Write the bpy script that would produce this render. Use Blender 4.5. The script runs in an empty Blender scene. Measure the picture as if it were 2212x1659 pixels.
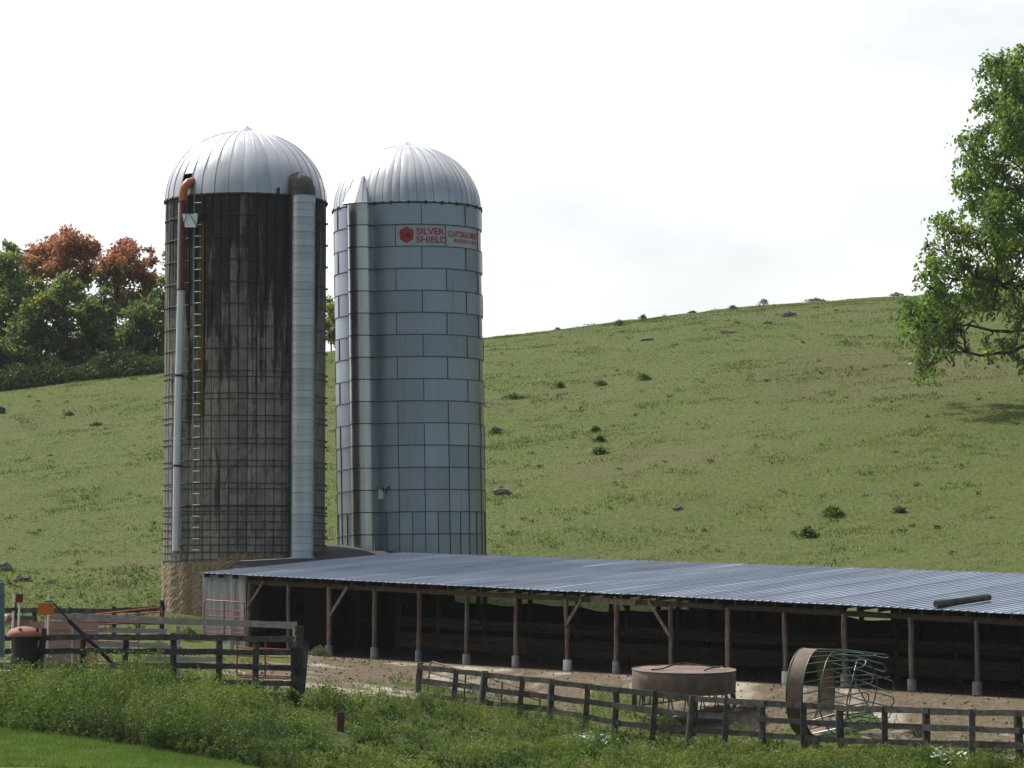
import bpy, math, random
import numpy as np
from mathutils import Vector, Matrix
random.seed(7); rng = np.random.default_rng(7)
R_ = math.radians
sc = bpy.context.scene
col = sc.collection
# ------------------------------------------------------------------ camera (eye at the origin, looking along +Y)
F = 7020.0; CX = 1106.0; CY = 829.5
PITCH = math.atan((1296 - CY) / F)
cam = bpy.data.cameras.new('camera'); camo = bpy.data.objects.new('camera', cam); col.objects.link(camo)
cam.sensor_width = 36; cam.lens = F / 2212 * 36; cam.clip_start = 1; cam.clip_end = 9000
camo.rotation_euler = (math.pi / 2 + PITCH, 0, 0)
sc.camera = camo
# ------------------------------------------------------------------ sky and sun
SUN_AZ = -44.5; SUN_EL = 47.0
sdir = Vector((math.sin(R_(SUN_AZ)) * math.cos(R_(SUN_EL)), math.cos(R_(SUN_AZ)) * math.cos(R_(SUN_EL)), math.sin(R_(SUN_EL))))
world = bpy.data.worlds.new('World'); sc.world = world; world.use_nodes = True
nt = world.node_tree; N = nt.nodes; L = nt.links; N.clear()
out = N.new('ShaderNodeOutputWorld'); bg = N.new('ShaderNodeBackground'); L.new(bg.outputs[0], out.inputs[0])
sky = N.new('ShaderNodeTexSky'); sky.sky_type = 'NISHITA'; sky.sun_disc = False
sky.sun_elevation = R_(SUN_EL); sky.sun_rotation = R_(SUN_AZ); sky.air_density = 1.2; sky.dust_density = 1.5
tc = N.new('ShaderNodeTexCoord')
dot = N.new('ShaderNodeVectorMath'); dot.operation = 'DOT_PRODUCT'; L.new(tc.outputs['Generated'], dot.inputs[0]); dot.inputs[1].default_value = sdir
glow = N.new('ShaderNodeMapRange'); glow.interpolation_type = 'SMOOTHSTEP'
L.new(dot.outputs['Value'], glow.inputs[0]); glow.inputs[1].default_value = -0.1; glow.inputs[2].default_value = 0.62
glow.inputs[3].default_value = 1.3; glow.inputs[4].default_value = 14.8
mp = N.new('ShaderNodeMapping'); mp.inputs['Scale'].default_value = (1, 1, 2.6); L.new(tc.outputs['Generated'], mp.inputs[0])
nz = N.new('ShaderNodeTexNoise'); nz.inputs['Scale'].default_value = 5.5; nz.inputs['Detail'].default_value = 5; nz.inputs['Roughness'].default_value = .55
L.new(mp.outputs[0], nz.inputs[0])
cr = N.new('ShaderNodeMapRange'); cr.interpolation_type = 'SMOOTHSTEP'; L.new(nz.outputs[0], cr.inputs[0])
cr.inputs[1].default_value = .36; cr.inputs[2].default_value = .56; cr.inputs[3].default_value = 0.0; cr.inputs[4].default_value = 1.0
nz2 = N.new('ShaderNodeTexNoise'); nz2.inputs['Scale'].default_value = 6.5; nz2.inputs['Detail'].default_value = 3; L.new(mp.outputs[0], nz2.inputs[0])
cov = N.new('ShaderNodeMapRange'); L.new(dot.outputs['Value'], cov.inputs[0])      # cloud cover: broken away from the sun, full near it
cov.inputs[1].default_value = -.2; cov.inputs[2].default_value = .62; cov.inputs[3].default_value = .10; cov.inputs[4].default_value = 0.97
mm = N.new('ShaderNodeMath'); mm.operation = 'MULTIPLY_ADD'; L.new(cr.outputs[0], mm.inputs[0]); mm.inputs[1].default_value = .30; mm.use_clamp = True
sub = N.new('ShaderNodeMath'); sub.operation = 'SUBTRACT'; L.new(cov.outputs[0], sub.inputs[0]); sub.inputs[1].default_value = .2
L.new(sub.outputs[0], mm.inputs[2])
cv = N.new('ShaderNodeMapRange'); L.new(nz2.outputs[0], cv.inputs[0]); cv.inputs[1].default_value = .3; cv.inputs[2].default_value = .7; cv.inputs[3].default_value = .84; cv.inputs[4].default_value = 1.14
glv = N.new('ShaderNodeMath'); glv.operation = 'MULTIPLY'; L.new(glow.outputs[0], glv.inputs[0]); L.new(cv.outputs[0], glv.inputs[1])
ccol = N.new('ShaderNodeVectorMath'); ccol.operation = 'SCALE'; ccol.inputs[0].default_value = (.955, .975, 1.0); L.new(glv.outputs[0], ccol.inputs['Scale'])
mix = N.new('ShaderNodeMix'); mix.data_type = 'RGBA'; L.new(mm.outputs[0], mix.inputs[0]); L.new(sky.outputs[0], mix.inputs[6]); L.new(ccol.outputs[0], mix.inputs[7])
L.new(mix.outputs[2], bg.inputs[0]); bg.inputs[1].default_value = 0.075
sl = bpy.data.lights.new('sun', 'SUN'); sl.energy = 5.0; sl.angle = R_(0.6); sl.color = (1.0, .95, .86)
so = bpy.data.objects.new('sun', sl); col.objects.link(so); so.rotation_euler = (-sdir).to_track_quat('-Z', 'Y').to_euler(); so.location = (0, 50, 60)
sc.view_settings.view_transform = 'Standard'; sc.view_settings.look = 'None'; sc.view_settings.gamma = 1.0
sc.view_settings.exposure = 0.27; sc.view_settings.use_curve_mapping = False
sc.cycles.use_denoising = True; sc.cycles.max_bounces = 8; sc.cycles.transparent_max_bounces = 8

cp, sp = math.cos(PITCH), math.sin(PITCH)
def at(x, y, Y):                                   # a point seen at (x, y) of a 2212-wide picture, Y metres away
    a = (x - CX) / F; b = (CY - y) / F
    dy = cp - b * sp
    return Vector((a / dy * Y, Y, (sp + b * cp) / dy * Y))
def zof(x, y, Y): return at(x, y, Y).z
def XofV(x, Y): return (x - CX) / F * Y / cp * 1.0
# ------------------------------------------------------------------ object helpers
def thing(name, label, cat, loc, rz=0, group=None):
    o = bpy.data.objects.new(name, None); col.objects.link(o); o.location = loc; o.rotation_euler = (0, 0, rz)
    o.empty_display_size = .3
    tag(o, label, cat, group); return o
def tag(o, label=None, cat=None, group=None, kind=None):
    if label: o['label'] = label
    if cat: o['category'] = cat
    if group: o['group'] = group
    if kind: o['kind'] = kind
    return o
class MB:
    def __init__(s): s.v = []; s.f = []
    def add(s, vs, fs):
        n = len(s.v); s.v += [tuple(v) for v in vs]; s.f += [tuple(i + n for i in f) for f in fs]; return s
    def beam(s, p0, p1, w, h, up=(0, 0, 1), jit=0.0):
        p0 = Vector(p0); p1 = Vector(p1); d = (p1 - p0).normalized(); up = Vector(up)
        if abs(d.dot(up)) > .98: up = Vector((0, 1, 0))
        sx = d.cross(up).normalized(); sz = sx.cross(d).normalized(); vs = []
        for p in (p0, p1):
            for a, b in ((-1, -1), (1, -1), (1, 1), (-1, 1)):
                j = Vector([random.uniform(-jit, jit) for _ in range(3)]) if jit else Vector((0, 0, 0))
                vs.append(p + sx * a * w / 2 + sz * b * h / 2 + j)
        return s.add(vs, [(3, 2, 1, 0), (4, 5, 6, 7), (0, 1, 5, 4), (1, 2, 6, 5), (2, 3, 7, 6), (3, 0, 4, 7)])
    def plank(s, p0, p1, th, h, seg=4, wob=.012, up=(0, 0, 1)):           # a sawn board with slightly wavy edges
        p0 = Vector(p0); p1 = Vector(p1); d = (p1 - p0).normalized(); up = Vector(up)
        sx = d.cross(up).normalized(); sz = sx.cross(d).normalized(); vs = []; fs = []
        for i in range(seg + 1):
            p = p0.lerp(p1, i / seg); o = sz * random.uniform(-wob, wob); t2 = random.uniform(-wob, wob)
            for a, b in ((-1, -1), (1, -1), (1, 1), (-1, 1)): vs.append(p + o + sx * a * th / 2 + sz * b * (h / 2 + t2))
        for i in range(seg):
            k = i * 4
            for j in range(4): fs.append((k + j, k + (j + 1) % 4, k + 4 + (j + 1) % 4, k + 4 + j))
        fs += [(3, 2, 1, 0), tuple(seg * 4 + j for j in range(4))]
        return s.add(vs, fs)
    def tube(s, pts, r, n=7, cap=True, jit=0.0):
        pts = [Vector(p) for p in pts]; m = len(pts); rs = r if isinstance(r, (list, tuple)) else [r] * m
        vs = []; fs = []; ref = None
        for i, p in enumerate(pts):
            d = (pts[min(i + 1, m - 1)] - pts[max(i - 1, 0)]).normalized()
            if ref is None: ref = Vector((0, 0, 1)) if abs(d.z) < .9 else Vector((1, 0, 0))
            a = d.cross(ref).normalized(); b = a.cross(d).normalized(); ref = b
            for k in range(n):
                t = 2 * math.pi * k / n; rr = rs[i] * (1 + random.uniform(-jit, jit))
                vs.append(p + a * math.cos(t) * rr + b * math.sin(t) * rr)
        for i in range(m - 1):
            for k in range(n): fs.append((i * n + k, i * n + (k + 1) % n, (i + 1) * n + (k + 1) % n, (i + 1) * n + k))
        if cap: fs += [tuple(reversed(range(n))), tuple((m - 1) * n + k for k in range(n))]
        return s.add(vs, fs)
    def lathe(s, prof, n=32, c=(0, 0, 0), a0=0, a1=2 * math.pi, cap=False):
        full = abs(a1 - a0 - 2 * math.pi) < 1e-6; cols = n if full else n + 1; vs = []; fs = []
        for (r, z) in prof:
            for k in range(cols):
                t = a0 + (a1 - a0) * k / n; vs.append((c[0] + r * math.sin(t), c[1] - r * math.cos(t), c[2] + z))
        for i in range(len(prof) - 1):
            for k in range(n): fs.append((i * cols + k, i * cols + (k + 1) % cols, (i + 1) * cols + (k + 1) % cols, (i + 1) * cols + k))
        if cap and full: fs += [tuple(reversed(range(n))), tuple((len(prof) - 1) * cols + k for k in range(n))]
        return s.add(vs, fs)
    def build(s, name, m, parent=None, off=None, smooth=False):
        me = bpy.data.meshes.new(name)
        vs = s.v
        if off is not None: vs = [(v[0] - off[0], v[1] - off[1], v[2] - off[2]) for v in vs]
        me.from_pydata(vs, [], s.f); me.update()
        if m: me.materials.append(m)
        if smooth:
            me.polygons.foreach_set('use_smooth', [True] * len(me.polygons))
            try: me.set_sharp_from_angle(angle=R_(40))
            except Exception: pass
        o = bpy.data.objects.new(name, me); col.objects.link(o)
        if parent: o.parent = parent
        return o
def np_mesh(name, verts, k, m, parent=None, tint=None, off=None, smooth=False):
    """verts (n*k,3): n separate faces of k corners each"""
    verts = np.asarray(verts, dtype=np.float32).reshape(-1, 3)
    if off is not None: verts = verts - np.array(off, dtype=np.float32)
    n = len(verts) // k
    me = bpy.data.meshes.new(name); me.vertices.add(n * k); me.vertices.foreach_set('co', verts.ravel())
    me.loops.add(n * k); me.loops.foreach_set('vertex_index', np.arange(n * k, dtype=np.int32))
    me.polygons.add(n); me.polygons.foreach_set('loop_start', np.arange(0, n * k, k, dtype=np.int32))
    me.update(calc_edges=True)
    if tint is not None:
        at_ = me.attributes.new('tint', 'FLOAT', 'POINT'); at_.data.foreach_set('value', np.repeat(np.asarray(tint, dtype=np.float32), k))
    me.materials.append(m)
    o = bpy.data.objects.new(name, me); col.objects.link(o)
    if parent: o.parent = parent
    return o
# ------------------------------------------------------------------ materials
def ramp(nt, fac, stops):
    r = nt.nodes.new('ShaderNodeValToRGB'); e = r.color_ramp.elements
    while len(e) < len(stops): e.new(.5)
    for i, (p, c) in enumerate(stops): e[i].position = p; e[i].color = (*c, 1) if len(c) == 3 else c
    nt.links.new(fac, r.inputs[0]); return r.outputs[0]
def noise(nt, vec, scale, detail=4, rough=.6, sc3=None):
    if sc3:
        m = nt.nodes.new('ShaderNodeMapping'); m.inputs['Scale'].default_value = sc3; nt.links.new(vec, m.inputs[0]); vec = m.outputs[0]
    n = nt.nodes.new('ShaderNodeTexNoise'); n.inputs['Scale'].default_value = scale; n.inputs['Detail'].default_value = detail
    n.inputs['Roughness'].default_value = rough; nt.links.new(vec, n.inputs[0]); return n.outputs[0]
def mixc(nt, fac, a, b, mode='MIX'):
    m = nt.nodes.new('ShaderNodeMix'); m.data_type = 'RGBA'; m.blend_type = mode
    for s, v in ((0, fac), (6, a), (7, b)):
        if hasattr(v, 'is_linked') or isinstance(v, bpy.types.NodeSocket): nt.links.new(v, m.inputs[s])
        else: m.inputs[s].default_value = v if s == 0 else (*v, 1)
    return m.outputs[2]
def mth(nt, op, a, b=None, clamp=False):
    m = nt.nodes.new('ShaderNodeMath'); m.operation = op; m.use_clamp = clamp
    for i, v in enumerate((a, b)):
        if v is None: continue
        if isinstance(v, bpy.types.NodeSocket): nt.links.new(v, m.inputs[i])
        else: m.inputs[i].default_value = v
    return m.outputs[0]
def rng_(nt, v, a, b, c=0., d=1., smooth=True):
    m = nt.nodes.new('ShaderNodeMapRange'); nt.links.new(v, m.inputs[0])
    if smooth: m.interpolation_type = 'SMOOTHSTEP'
    for i, x in enumerate((a, b, c, d)): m.inputs[i + 1].default_value = x
    return m.outputs[0]
def newmat(name):
    m = bpy.data.materials.new(name); m.use_nodes = True; nt = m.node_tree; nt.nodes.clear()
    o = nt.nodes.new('ShaderNodeOutputMaterial'); b = nt.nodes.new('ShaderNodeBsdfPrincipled'); nt.links.new(b.outputs[0], o.inputs[0])
    t = nt.nodes.new('ShaderNodeTexCoord'); return m, nt, b, t.outputs['Object'], o
def bump(nt, b, h, strength=.4, dist=.02):
    n = nt.nodes.new('ShaderNodeBump'); n.inputs['Strength'].default_value = strength; n.inputs['Distance'].default_value = dist
    nt.links.new(h, n.inputs['Height']); nt.links.new(n.outputs[0], b.inputs['Normal'])
def simple(name, c1, c2=None, scale=3., rough=.8, metal=0., sc3=(1, 1, 1), bmp=.3, dirt=None, rand=0., spec=.3):
    m, nt, b, v, o = newmat(name); c2 = c2 or tuple(x * .7 for x in c1)
    n = noise(nt, v, scale, 5, .65, sc3); c = ramp(nt, n, [(.32, c2), (.68, c1)])
    if dirt:
        n2 = noise(nt, v, scale * .35, 4, .7, sc3); c = mixc(nt, rng_(nt, n2, .5, .66, 0, .85), c, dirt)
    if rand:
        oi = nt.nodes.new('ShaderNodeObjectInfo'); k = rng_(nt, oi.outputs['Random'], 0, 1, 1 - rand, 1 + rand, False)
        s = nt.nodes.new('ShaderNodeVectorMath'); s.operation = 'SCALE'; nt.links.new(c, s.inputs[0]); nt.links.new(k, s.inputs['Scale']); c = s.outputs[0]
    nt.links.new(c, b.inputs['Base Color']); b.inputs['Roughness'].default_value = rough; b.inputs['Metallic'].default_value = metal
    b.inputs['Specular IOR Level'].default_value = spec
    if bmp: bump(nt, b, n, bmp, .01)
    return m
M = {}
M['fence'] = simple('weathered_dark_wood', (.100, .095, .084), (.020, .020, .019), 5, .9, 0, (1, 1, 1), .5, (.03, .035, .02), .35)
M['fence_light'] = simple('silvered_wood', (.42, .385, .37), (.22, .20, .19), 5, .85, 0, (1, 3, 3), .4, None, .15)
M['post'] = simple('shed_post_wood', (.22, .18, .145), (.085, .058, .043), 4, .85, 0, (5, 5, .8), .4, (.10, .045, .03), .2)
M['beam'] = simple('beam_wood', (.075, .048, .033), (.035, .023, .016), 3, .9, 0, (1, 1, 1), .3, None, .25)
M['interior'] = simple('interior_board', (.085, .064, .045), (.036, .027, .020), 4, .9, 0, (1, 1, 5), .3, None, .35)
M['curtain'] = simple('black_curtain', (.010, .013, .012), (.006, .008, .008), 2, .6, 0)
M['concrete'] = simple('footing_concrete', (.36, .34, .31), (.18, .16, .135), 8, .9, 0, (1, 1, 1), .5, (.12, .10, .075), .25)
M['red'] = simple('red_gate_paint', (.42, .07, .04), (.26, .045, .03), 6, .5, 0, (1, 1, 1), .1, (.22, .10, .07), 0, .5)
M['rust'] = simple('rusty_sheet', (.18, .128, .102), (.10, .072, .058), 3, .7, .2, (1, 1, 1), .3, (.25, .155, .09), 0)
M['rustdark'] = simple('dark_rust', (.10, .06, .045), (.05, .03, .025), 6, .8, .1)
M['green'] = simple('green_tube_paint', (.025, .09, .06), (.015, .045, .035), 6, .38, .1, (1, 1, 1), .1, (.10, .07, .05), 0, .5)
M['orange'] = simple('orange_plastic', (.52, .17, .02), (.38, .11, .015), 4, .5)
M['darkred'] = simple('dark_red_plastic', (.16, .03, .015), (.08, .02, .01), 4, .6)
M['white'] = simple('white_plastic', (.72, .72, .70), (.58, .57, .55), 5, .6)
M['black'] = simple('black_plastic', (.02, .02, .022), (.012, .012, .014), 5, .5)
M['pink'] = simple('faded_red_lid', (.30, .125, .105), (.20, .07, .06), 3, .75)
M['plywood'] = simple('weathered_plywood', (.34, .24, .20), (.22, .14, .12), 3, .85, 0, (1, 1, 4), .3, (.17, .07, .05))
M['bluemetal'] = simple('blue_grey_metal', (.22, .28, .32), (.13, .17, .21), 4, .5, .5)
M['ochre'] = simple('ochre_stain', (.17, .10, .022), (.07, .05, .02), 3, .9, 0, (3, 3, .4))
M['rock'] = simple('field_stone', (.22, .19, .165), (.09, .08, .07), 2.5, .95, 0, (1, 1, 1), .8, (.08, .09, .05))
M['pipe_white'] = simple('painted_pipe', (.60, .62, .68), (.50, .52, .58), 2, .42, .1, (3, 3, .3), .05, (.40, .36, .34))
M['pipe_red'] = simple('rusted_red_pipe', (.16, .045, .03), (.10, .03, .025), 3, .6, .1, (3, 3, .3))
M['elbow'] = simple('red_elbow', (.46, .15, .09), (.30, .09, .06), 6, .5, .1)
M['wire'] = simple('dark_rod_steel', (.075, .052, .045), (.035, .03, .03), 3, .7, .3)
M['hood'] = simple('aged_fibre_hood', (.10, .095, .085), (.045, .045, .04), 6, .8, 0, (1, 1, 1), .4, (.13, .10, .04))
M['tarroof'] = simple('dark_rolled_roofing', (.050, .050, .052), (.03, .03, .032), 3, .85, 0)
M['rope'] = simple('old_rope', (.30, .26, .20), (.2, .17, .12), 20, .9)
M['bark'] = simple('bark', (.055, .045, .038), (.02, .017, .015), 6, .95, 0, (1, 1, .3), .8)
# galvanised steel kinds
def steel(name, c1, c2, rough, metal, streak, blot, bmp=.06, stain=(.10, .08, .06), top=False):
    m, nt, b, v, o = newmat(name)
    n = noise(nt, v, 1.1, 5, .6, (1, 1, .35)); n3 = noise(nt, v, 26, 3, .6)
    c = ramp(nt, n, [(.3, c2), (.7, c1)])
    c = mixc(nt, rng_(nt, n3, .35, .7, 0, .22), c, tuple(x * .6 for x in c1))
    st = noise(nt, v, 3.2, 5, .7, (1.6, 1.6, .12)); c = mixc(nt, rng_(nt, st, .56, .74, 0, streak), c, stain)
    oi = nt.nodes.new('ShaderNodeObjectInfo'); sv = nt.nodes.new('ShaderNodeVectorMath'); sv.operation = 'SCALE'; nt.links.new(c, sv.inputs[0]); nt.links.new(rng_(nt, oi.outputs['Random'], 0, 1, .88, 1.1, False), sv.inputs['Scale']); c = sv.outputs[0]
    nt.links.new(c, b.inputs['Base Color']); b.inputs['Metallic'].default_value = metal
    nt.links.new(rng_(nt, n, .3, .7, rough, rough + .14), b.inputs['Roughness'])
    hb = noise(nt, v, blot, 3, .5); bump(nt, b, hb, bmp, .05); return m
M['dome'] = steel('bright_aluminium', (.56, .57, .60), (.45, .46, .49), .38, .9, .25, 2.2, .10, (.30, .28, .26))
M['dome2'] = steel('aluminium_dome', (.60, .61, .63), (.49, .50, .52), .34, .9, .2, 1.6, .13, (.32, .30, .28))
M['galv'] = steel('galvanised_panel', (.33, .373, .445), (.275, .313, .38), .28, .70, .35, 1.2, .05, (.10, .11, .10))
M['galv_light'] = steel('sign_panel', (.43, .49, .54), (.37, .42, .47), .38, .5, .4, 1.2, .05, (.13, .13, .12))
M['chute'] = steel('chute_steel', (.62, .62, .63), (.52, .52, .53), .24, .90, .25, 2.0, .14, (.14, .12, .11))
M['chute_white'] = steel('chute_painted', (.50, .52, .58), (.42, .44, .50), .32, .75, .3, 2.0, .04, (.22, .20, .19))
M['seam'] = simple('dark_seam', (.05, .05, .055), (.03, .028, .03), 5, .7, .2)
M['rungs'] = simple('bright_rung', (.62, .62, .6), (.45, .45, .43), 5, .4, .6)
M['panel_joint'] = simple('panel_joint', (.095, .108, .128), (.06, .068, .082), 6, .6, .2)
M['sign_red'] = simple('sign_red', (.45, .035, .045), (.36, .03, .04), 14, .6)
M['sign_dark'] = simple('sign_outline', (.06, .015, .02), (.04, .01, .012), 10, .6)
# stave concrete: stained black near the top, paler lower down, a tone per stave
def stave_mat():
    m, nt, b, v, o = newmat('stave_concrete')
    sx = nt.nodes.new('ShaderNodeSeparateXYZ'); nt.links.new(v, sx.inputs[0])
    ang = mth(nt, 'ARCTAN2', sx.outputs[0], sx.outputs[1]); ci = mth(nt, 'FLOOR', mth(nt, 'MULTIPLY', ang, 56 / (2 * math.pi)))
    rz = mth(nt, 'FLOOR', mth(nt, 'DIVIDE', sx.outputs[2], .76))
    cb = nt.nodes.new('ShaderNodeCombineXYZ'); nt.links.new(ci, cb.inputs[0]); nt.links.new(rz, cb.inputs[1])
    wn = nt.nodes.new('ShaderNodeTexWhiteNoise'); nt.links.new(cb.outputs[0], wn.inputs[0])
    c2 = nt.nodes.new('ShaderNodeCombineXYZ'); nt.links.new(ci, c2.inputs[0]); wn2 = nt.nodes.new('ShaderNodeTexWhiteNoise'); nt.links.new(c2.outputs[0], wn2.inputs[0])
    base = ramp(nt, noise(nt, v, 6, 5, .7, (1, 1, .5)), [(.3, (.122, .114, .100)), (.7, (.250, .236, .208))])
    tone = mth(nt, 'ADD', mth(nt, 'MULTIPLY', wn.outputs[0], .28), mth(nt, 'MULTIPLY', wn2.outputs[0], .47))
    tone = rng_(nt, tone, 0, .75, .62, 1.4, False)
    s = nt.nodes.new('ShaderNodeVectorMath'); s.operation = 'SCALE'; nt.links.new(base, s.inputs[0]); nt.links.new(tone, s.inputs['Scale']); c = s.outputs[0]
    # black run-off stains hanging from the rim (soot and algae that stay put)
    st = noise(nt, v, 2.6, 6, .72, (1.5, 1.5, .10)); hgt = rng_(nt, sx.outputs[2], 6.0, 14.0, -.075, .20, False)
    k = mth(nt, 'ADD', mth(nt, 'ADD', st, hgt), mth(nt, 'MULTIPLY', mth(nt, 'SUBTRACT', wn2.outputs[0], .5), .16)); k = mth(nt, 'ADD', k, mth(nt, 'MULTIPLY', mth(nt, 'SUBTRACT', wn.outputs[0], .5), .08)); c = mixc(nt, rng_(nt, k, .52, .66, 0, .93), c, (.017, .018, .020))
    mid = noise(nt, v, 1.2, 4, .6, (1, 1, .6)); c = mixc(nt, rng_(nt, mid, .5, .7, 0, .35), c, (.07, .07, .062))
    # pale run-off and rust
    pa = noise(nt, v, 5, 4, .7, (2, 2, .09)); c = mixc(nt, rng_(nt, pa, .62, .75, 0, .5), c, (.42, .40, .37))
    ru = noise(nt, v, 3.1, 4, .7, (2, 2, .3)); c = mixc(nt, rng_(nt, ru, .66, .76, 0, .6), c, (.13, .05, .03))
    nt.links.new(c, b.inputs['Base Color']); b.inputs['Roughness'].default_value = .92; b.inputs['Specular IOR Level'].default_value = .2
    bump(nt, b, noise(nt, v, 14, 5, .7), .4, .01); return m
M['stave'] = stave_mat()
def plaster_mat():
    m, nt, b, v, o = newmat('rough_plaster')
    n = noise(nt, v, 13, 6, .75, (1, 1, .8)); c = ramp(nt, n, [(.35, (.13, .095, .055)), (.65, (.33, .25, .165))])
    c = mixc(nt, rng_(nt, noise(nt, v, 1.4, 4, .6, (1, 1, .25)), .5, .68, 0, .6), c, (.12, .085, .05))
    nt.links.new(c, b.inputs['Base Color']); b.inputs['Roughness'].default_value = .97; bump(nt, b, n, .9, .035); return m
M['plaster'] = plaster_mat()
def roof_mat():
    m, nt, b, v, o = newmat('roof_sheet_metal')
    n = noise(nt, v, 1.0, 5, .6, (1, .25, 1)); c = ramp(nt, n, [(.3, (.20, .24, .31)), (.7, (.30, .345, .42))])
    oi = nt.nodes.new('ShaderNodeObjectInfo'); sv = nt.nodes.new('ShaderNodeVectorMath'); sv.operation = 'SCALE'; nt.links.new(c, sv.inputs[0]); nt.links.new(rng_(nt, oi.outputs['Random'], 0, 1, .86, 1.12, False), sv.inputs['Scale']); c = sv.outputs[0]
    c = mixc(nt, rng_(nt, noise(nt, v, 2.2, 5, .7, (1, .12, 1)), .58, .72, 0, .4), c, (.13, .12, .12))
    nt.links.new(c, b.inputs['Base Color']); b.inputs['Metallic'].default_value = .3
    nt.links.new(rng_(nt, noise(nt, v, .8, 4, .6), .3, .7, .42, .58), b.inputs['Roughness']); return m
M['roof'] = roof_mat()
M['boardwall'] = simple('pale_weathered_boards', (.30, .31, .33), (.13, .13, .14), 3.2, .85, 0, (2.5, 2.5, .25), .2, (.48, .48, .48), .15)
def leafmat(name, stops, rough=.6, trans=.45, tcol=(1.2, 1.35, .6)):
    m = bpy.data.materials.new(name); m.use_nodes = True; nt = m.node_tree; nt.nodes.clear()
    o = nt.nodes.new('ShaderNodeOutputMaterial'); a = nt.nodes.new('ShaderNodeAttribute'); a.attribute_name = 'tint'
    c = ramp(nt, a.outputs['Fac'], stops)
    p = nt.nodes.new('ShaderNodeBsdfPrincipled'); nt.links.new(c, p.inputs['Base Color']); p.inputs['Roughness'].default_value = rough
    p.inputs['Specular IOR Level'].default_value = .18
    t = nt.nodes.new('ShaderNodeBsdfTranslucent'); nt.links.new(mixc(nt, 1.0, c, tcol, 'MULTIPLY'), t.inputs[0])
    mx = nt.nodes.new('ShaderNodeMixShader'); mx.inputs[0].default_value = trans
    nt.links.new(p.outputs[0], mx.inputs[1]); nt.links.new(t.outputs[0], mx.inputs[2]); nt.links.new(mx.outputs[0], o.inputs[0]); return m
M['weed'] = leafmat('weed_leaf', [(0, (.014, .030, .008)), (.42, (.075, .118, .028)), (.75, (.165, .205, .055)), (.9, (.22, .20, .085)), (1, (.26, .19, .11))], .6, .36)
M['mown'] = leafmat('mown_grass', [(0, (.055, .105, .022)), (.6, (.115, .185, .04)), (1, (.22, .26, .10))], .6, .3)
M['pasture'] = leafmat('pasture_grass', [(0, (.045, .068, .016)), (.5, (.098, .132, .031)), (.85, (.15, .17, .048)), (1, (.20, .175, .085))], .6, .3)
M['leaf_green'] = leafmat('green_leaf', [(0, (.05, .09, .028)), (.5, (.12, .18, .045)), (.85, (.22, .27, .075)), (1, (.42, .33, .04))], .42, .5)
M['leaf_wood'] = leafmat('woodland_leaf', [(0, (.07, .10, .055)), (.55, (.135, .175, .078)), (.9, (.235, .265, .105)), (1, (.34, .22, .05))], .5, .5)
M['leaf_red'] = leafmat('autumn_leaf', [(0, (.24, .115, .09)), (.42, (.37, .19, .125)), (.7, (.38, .25, .11)), (1, (.24, .27, .09))], .5, .5, (1.3, 1.0, .8))
M['leaf_dark'] = leafmat('dark_leaf', [(0, (.03, .045, .017)), (.6, (.06, .09, .028)), (1, (.12, .14, .06))], .6, .35)
M['leaf_pale'] = leafmat('pale_leaf', [(0, (.20, .25, .18)), (.6, (.36, .42, .34)), (1, (.55, .60, .52))], .35, .2)
M['leaf_bright'] = leafmat('bright_leaf', [(0, (.04, .085, .02)), (.6, (.085, .16, .035)), (1, (.16, .25, .06))], .4, .45)
M['leaf_grey'] = leafmat('grey_green_leaf', [(0, (.06, .075, .05)), (.6, (.12, .14, .09)), (1, (.22, .23, .17))], .6, .3)

# ------------------------------------------------------------------ terrain
KY = [-80, 0, 40, 66, 74, 82, 90, 100, 108, 114, 120, 140, 170, 200, 215, 240, 300, 420, 900, 3000]
KX = [-400, 0, 357, 712, 1050, 1500, 2100, 2700]
KZ = {
 -400: [-1.7, -1.7, -3.0, -3.30, -2.75, -2.20, -1.9, -1.3, -.75, -.2, .5, 3.0, 7.3, 12.0, 13.2, 13.5, 11, 5, -5, -40],
 0:    [-1.7, -1.7, -3.0, -3.30, -2.75, -2.20, -1.9, -1.3, -.75, -.2, .5, 3.2, 7.8, 12.5, 13.8, 14.2, 12, 5, -5, -40],
 357:  [-1.7, -1.7, -3.0, -3.40, -2.80, -2.15, -1.85, -1.3, -.75, -.1, .6, 3.7, 8.6, 13.7, 15.25, 15.6, 13, 5, -5, -40],
 712:  [-1.7, -1.7, -3.1, -3.70, -3.25, -2.62, -2.1, -1.6, -.9, -.2, .8, 4.2, 9.6, 14.9, 16.7, 17.6, 14, 5, -5, -40],
 1050: [-1.7, -1.7, -3.2, -4.10, -3.90, -3.60, -3.08, -1.75, -.85, .6, 1.9, 5.0, 10.2, 15.4, 17.5, 19.0, 15, 5, -5, -40],
 1500: [-1.7, -1.7, -3.3, -4.40, -4.20, -3.92, -2.5, -1.3, .1, 1.2, 2.4, 6.0, 11.4, 16.5, 18.8, 21.4, 17, 5, -5, -40],
 2100: [-1.7, -1.7, -3.3, -4.30, -3.95, -2.95, -1.9, -.1, 1.2, 2.2, 3.3, 7.1, 12.7, 17.6, 19.9, 22.9, 18, 5, -5, -40],
 2700: [-1.7, -1.7, -3.2, -4.00, -3.70, -2.80, -1.7, .3, 1.7, 2.8, 3.9, 7.7, 13.4, 18.4, 20.9, 24.0, 19, 5, -5, -40]}
GX = np.arange(-600, 2901, 50.); GYv = np.arange(-80, 460, 2.)
tab = np.array([np.interp(GYv, KY, KZ[x]) for x in KX])                       # (nx, nY)
G = np.array([[np.interp(gx, KX, tab[:, j]) for j in range(len(GYv))] for gx in GX])
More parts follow.
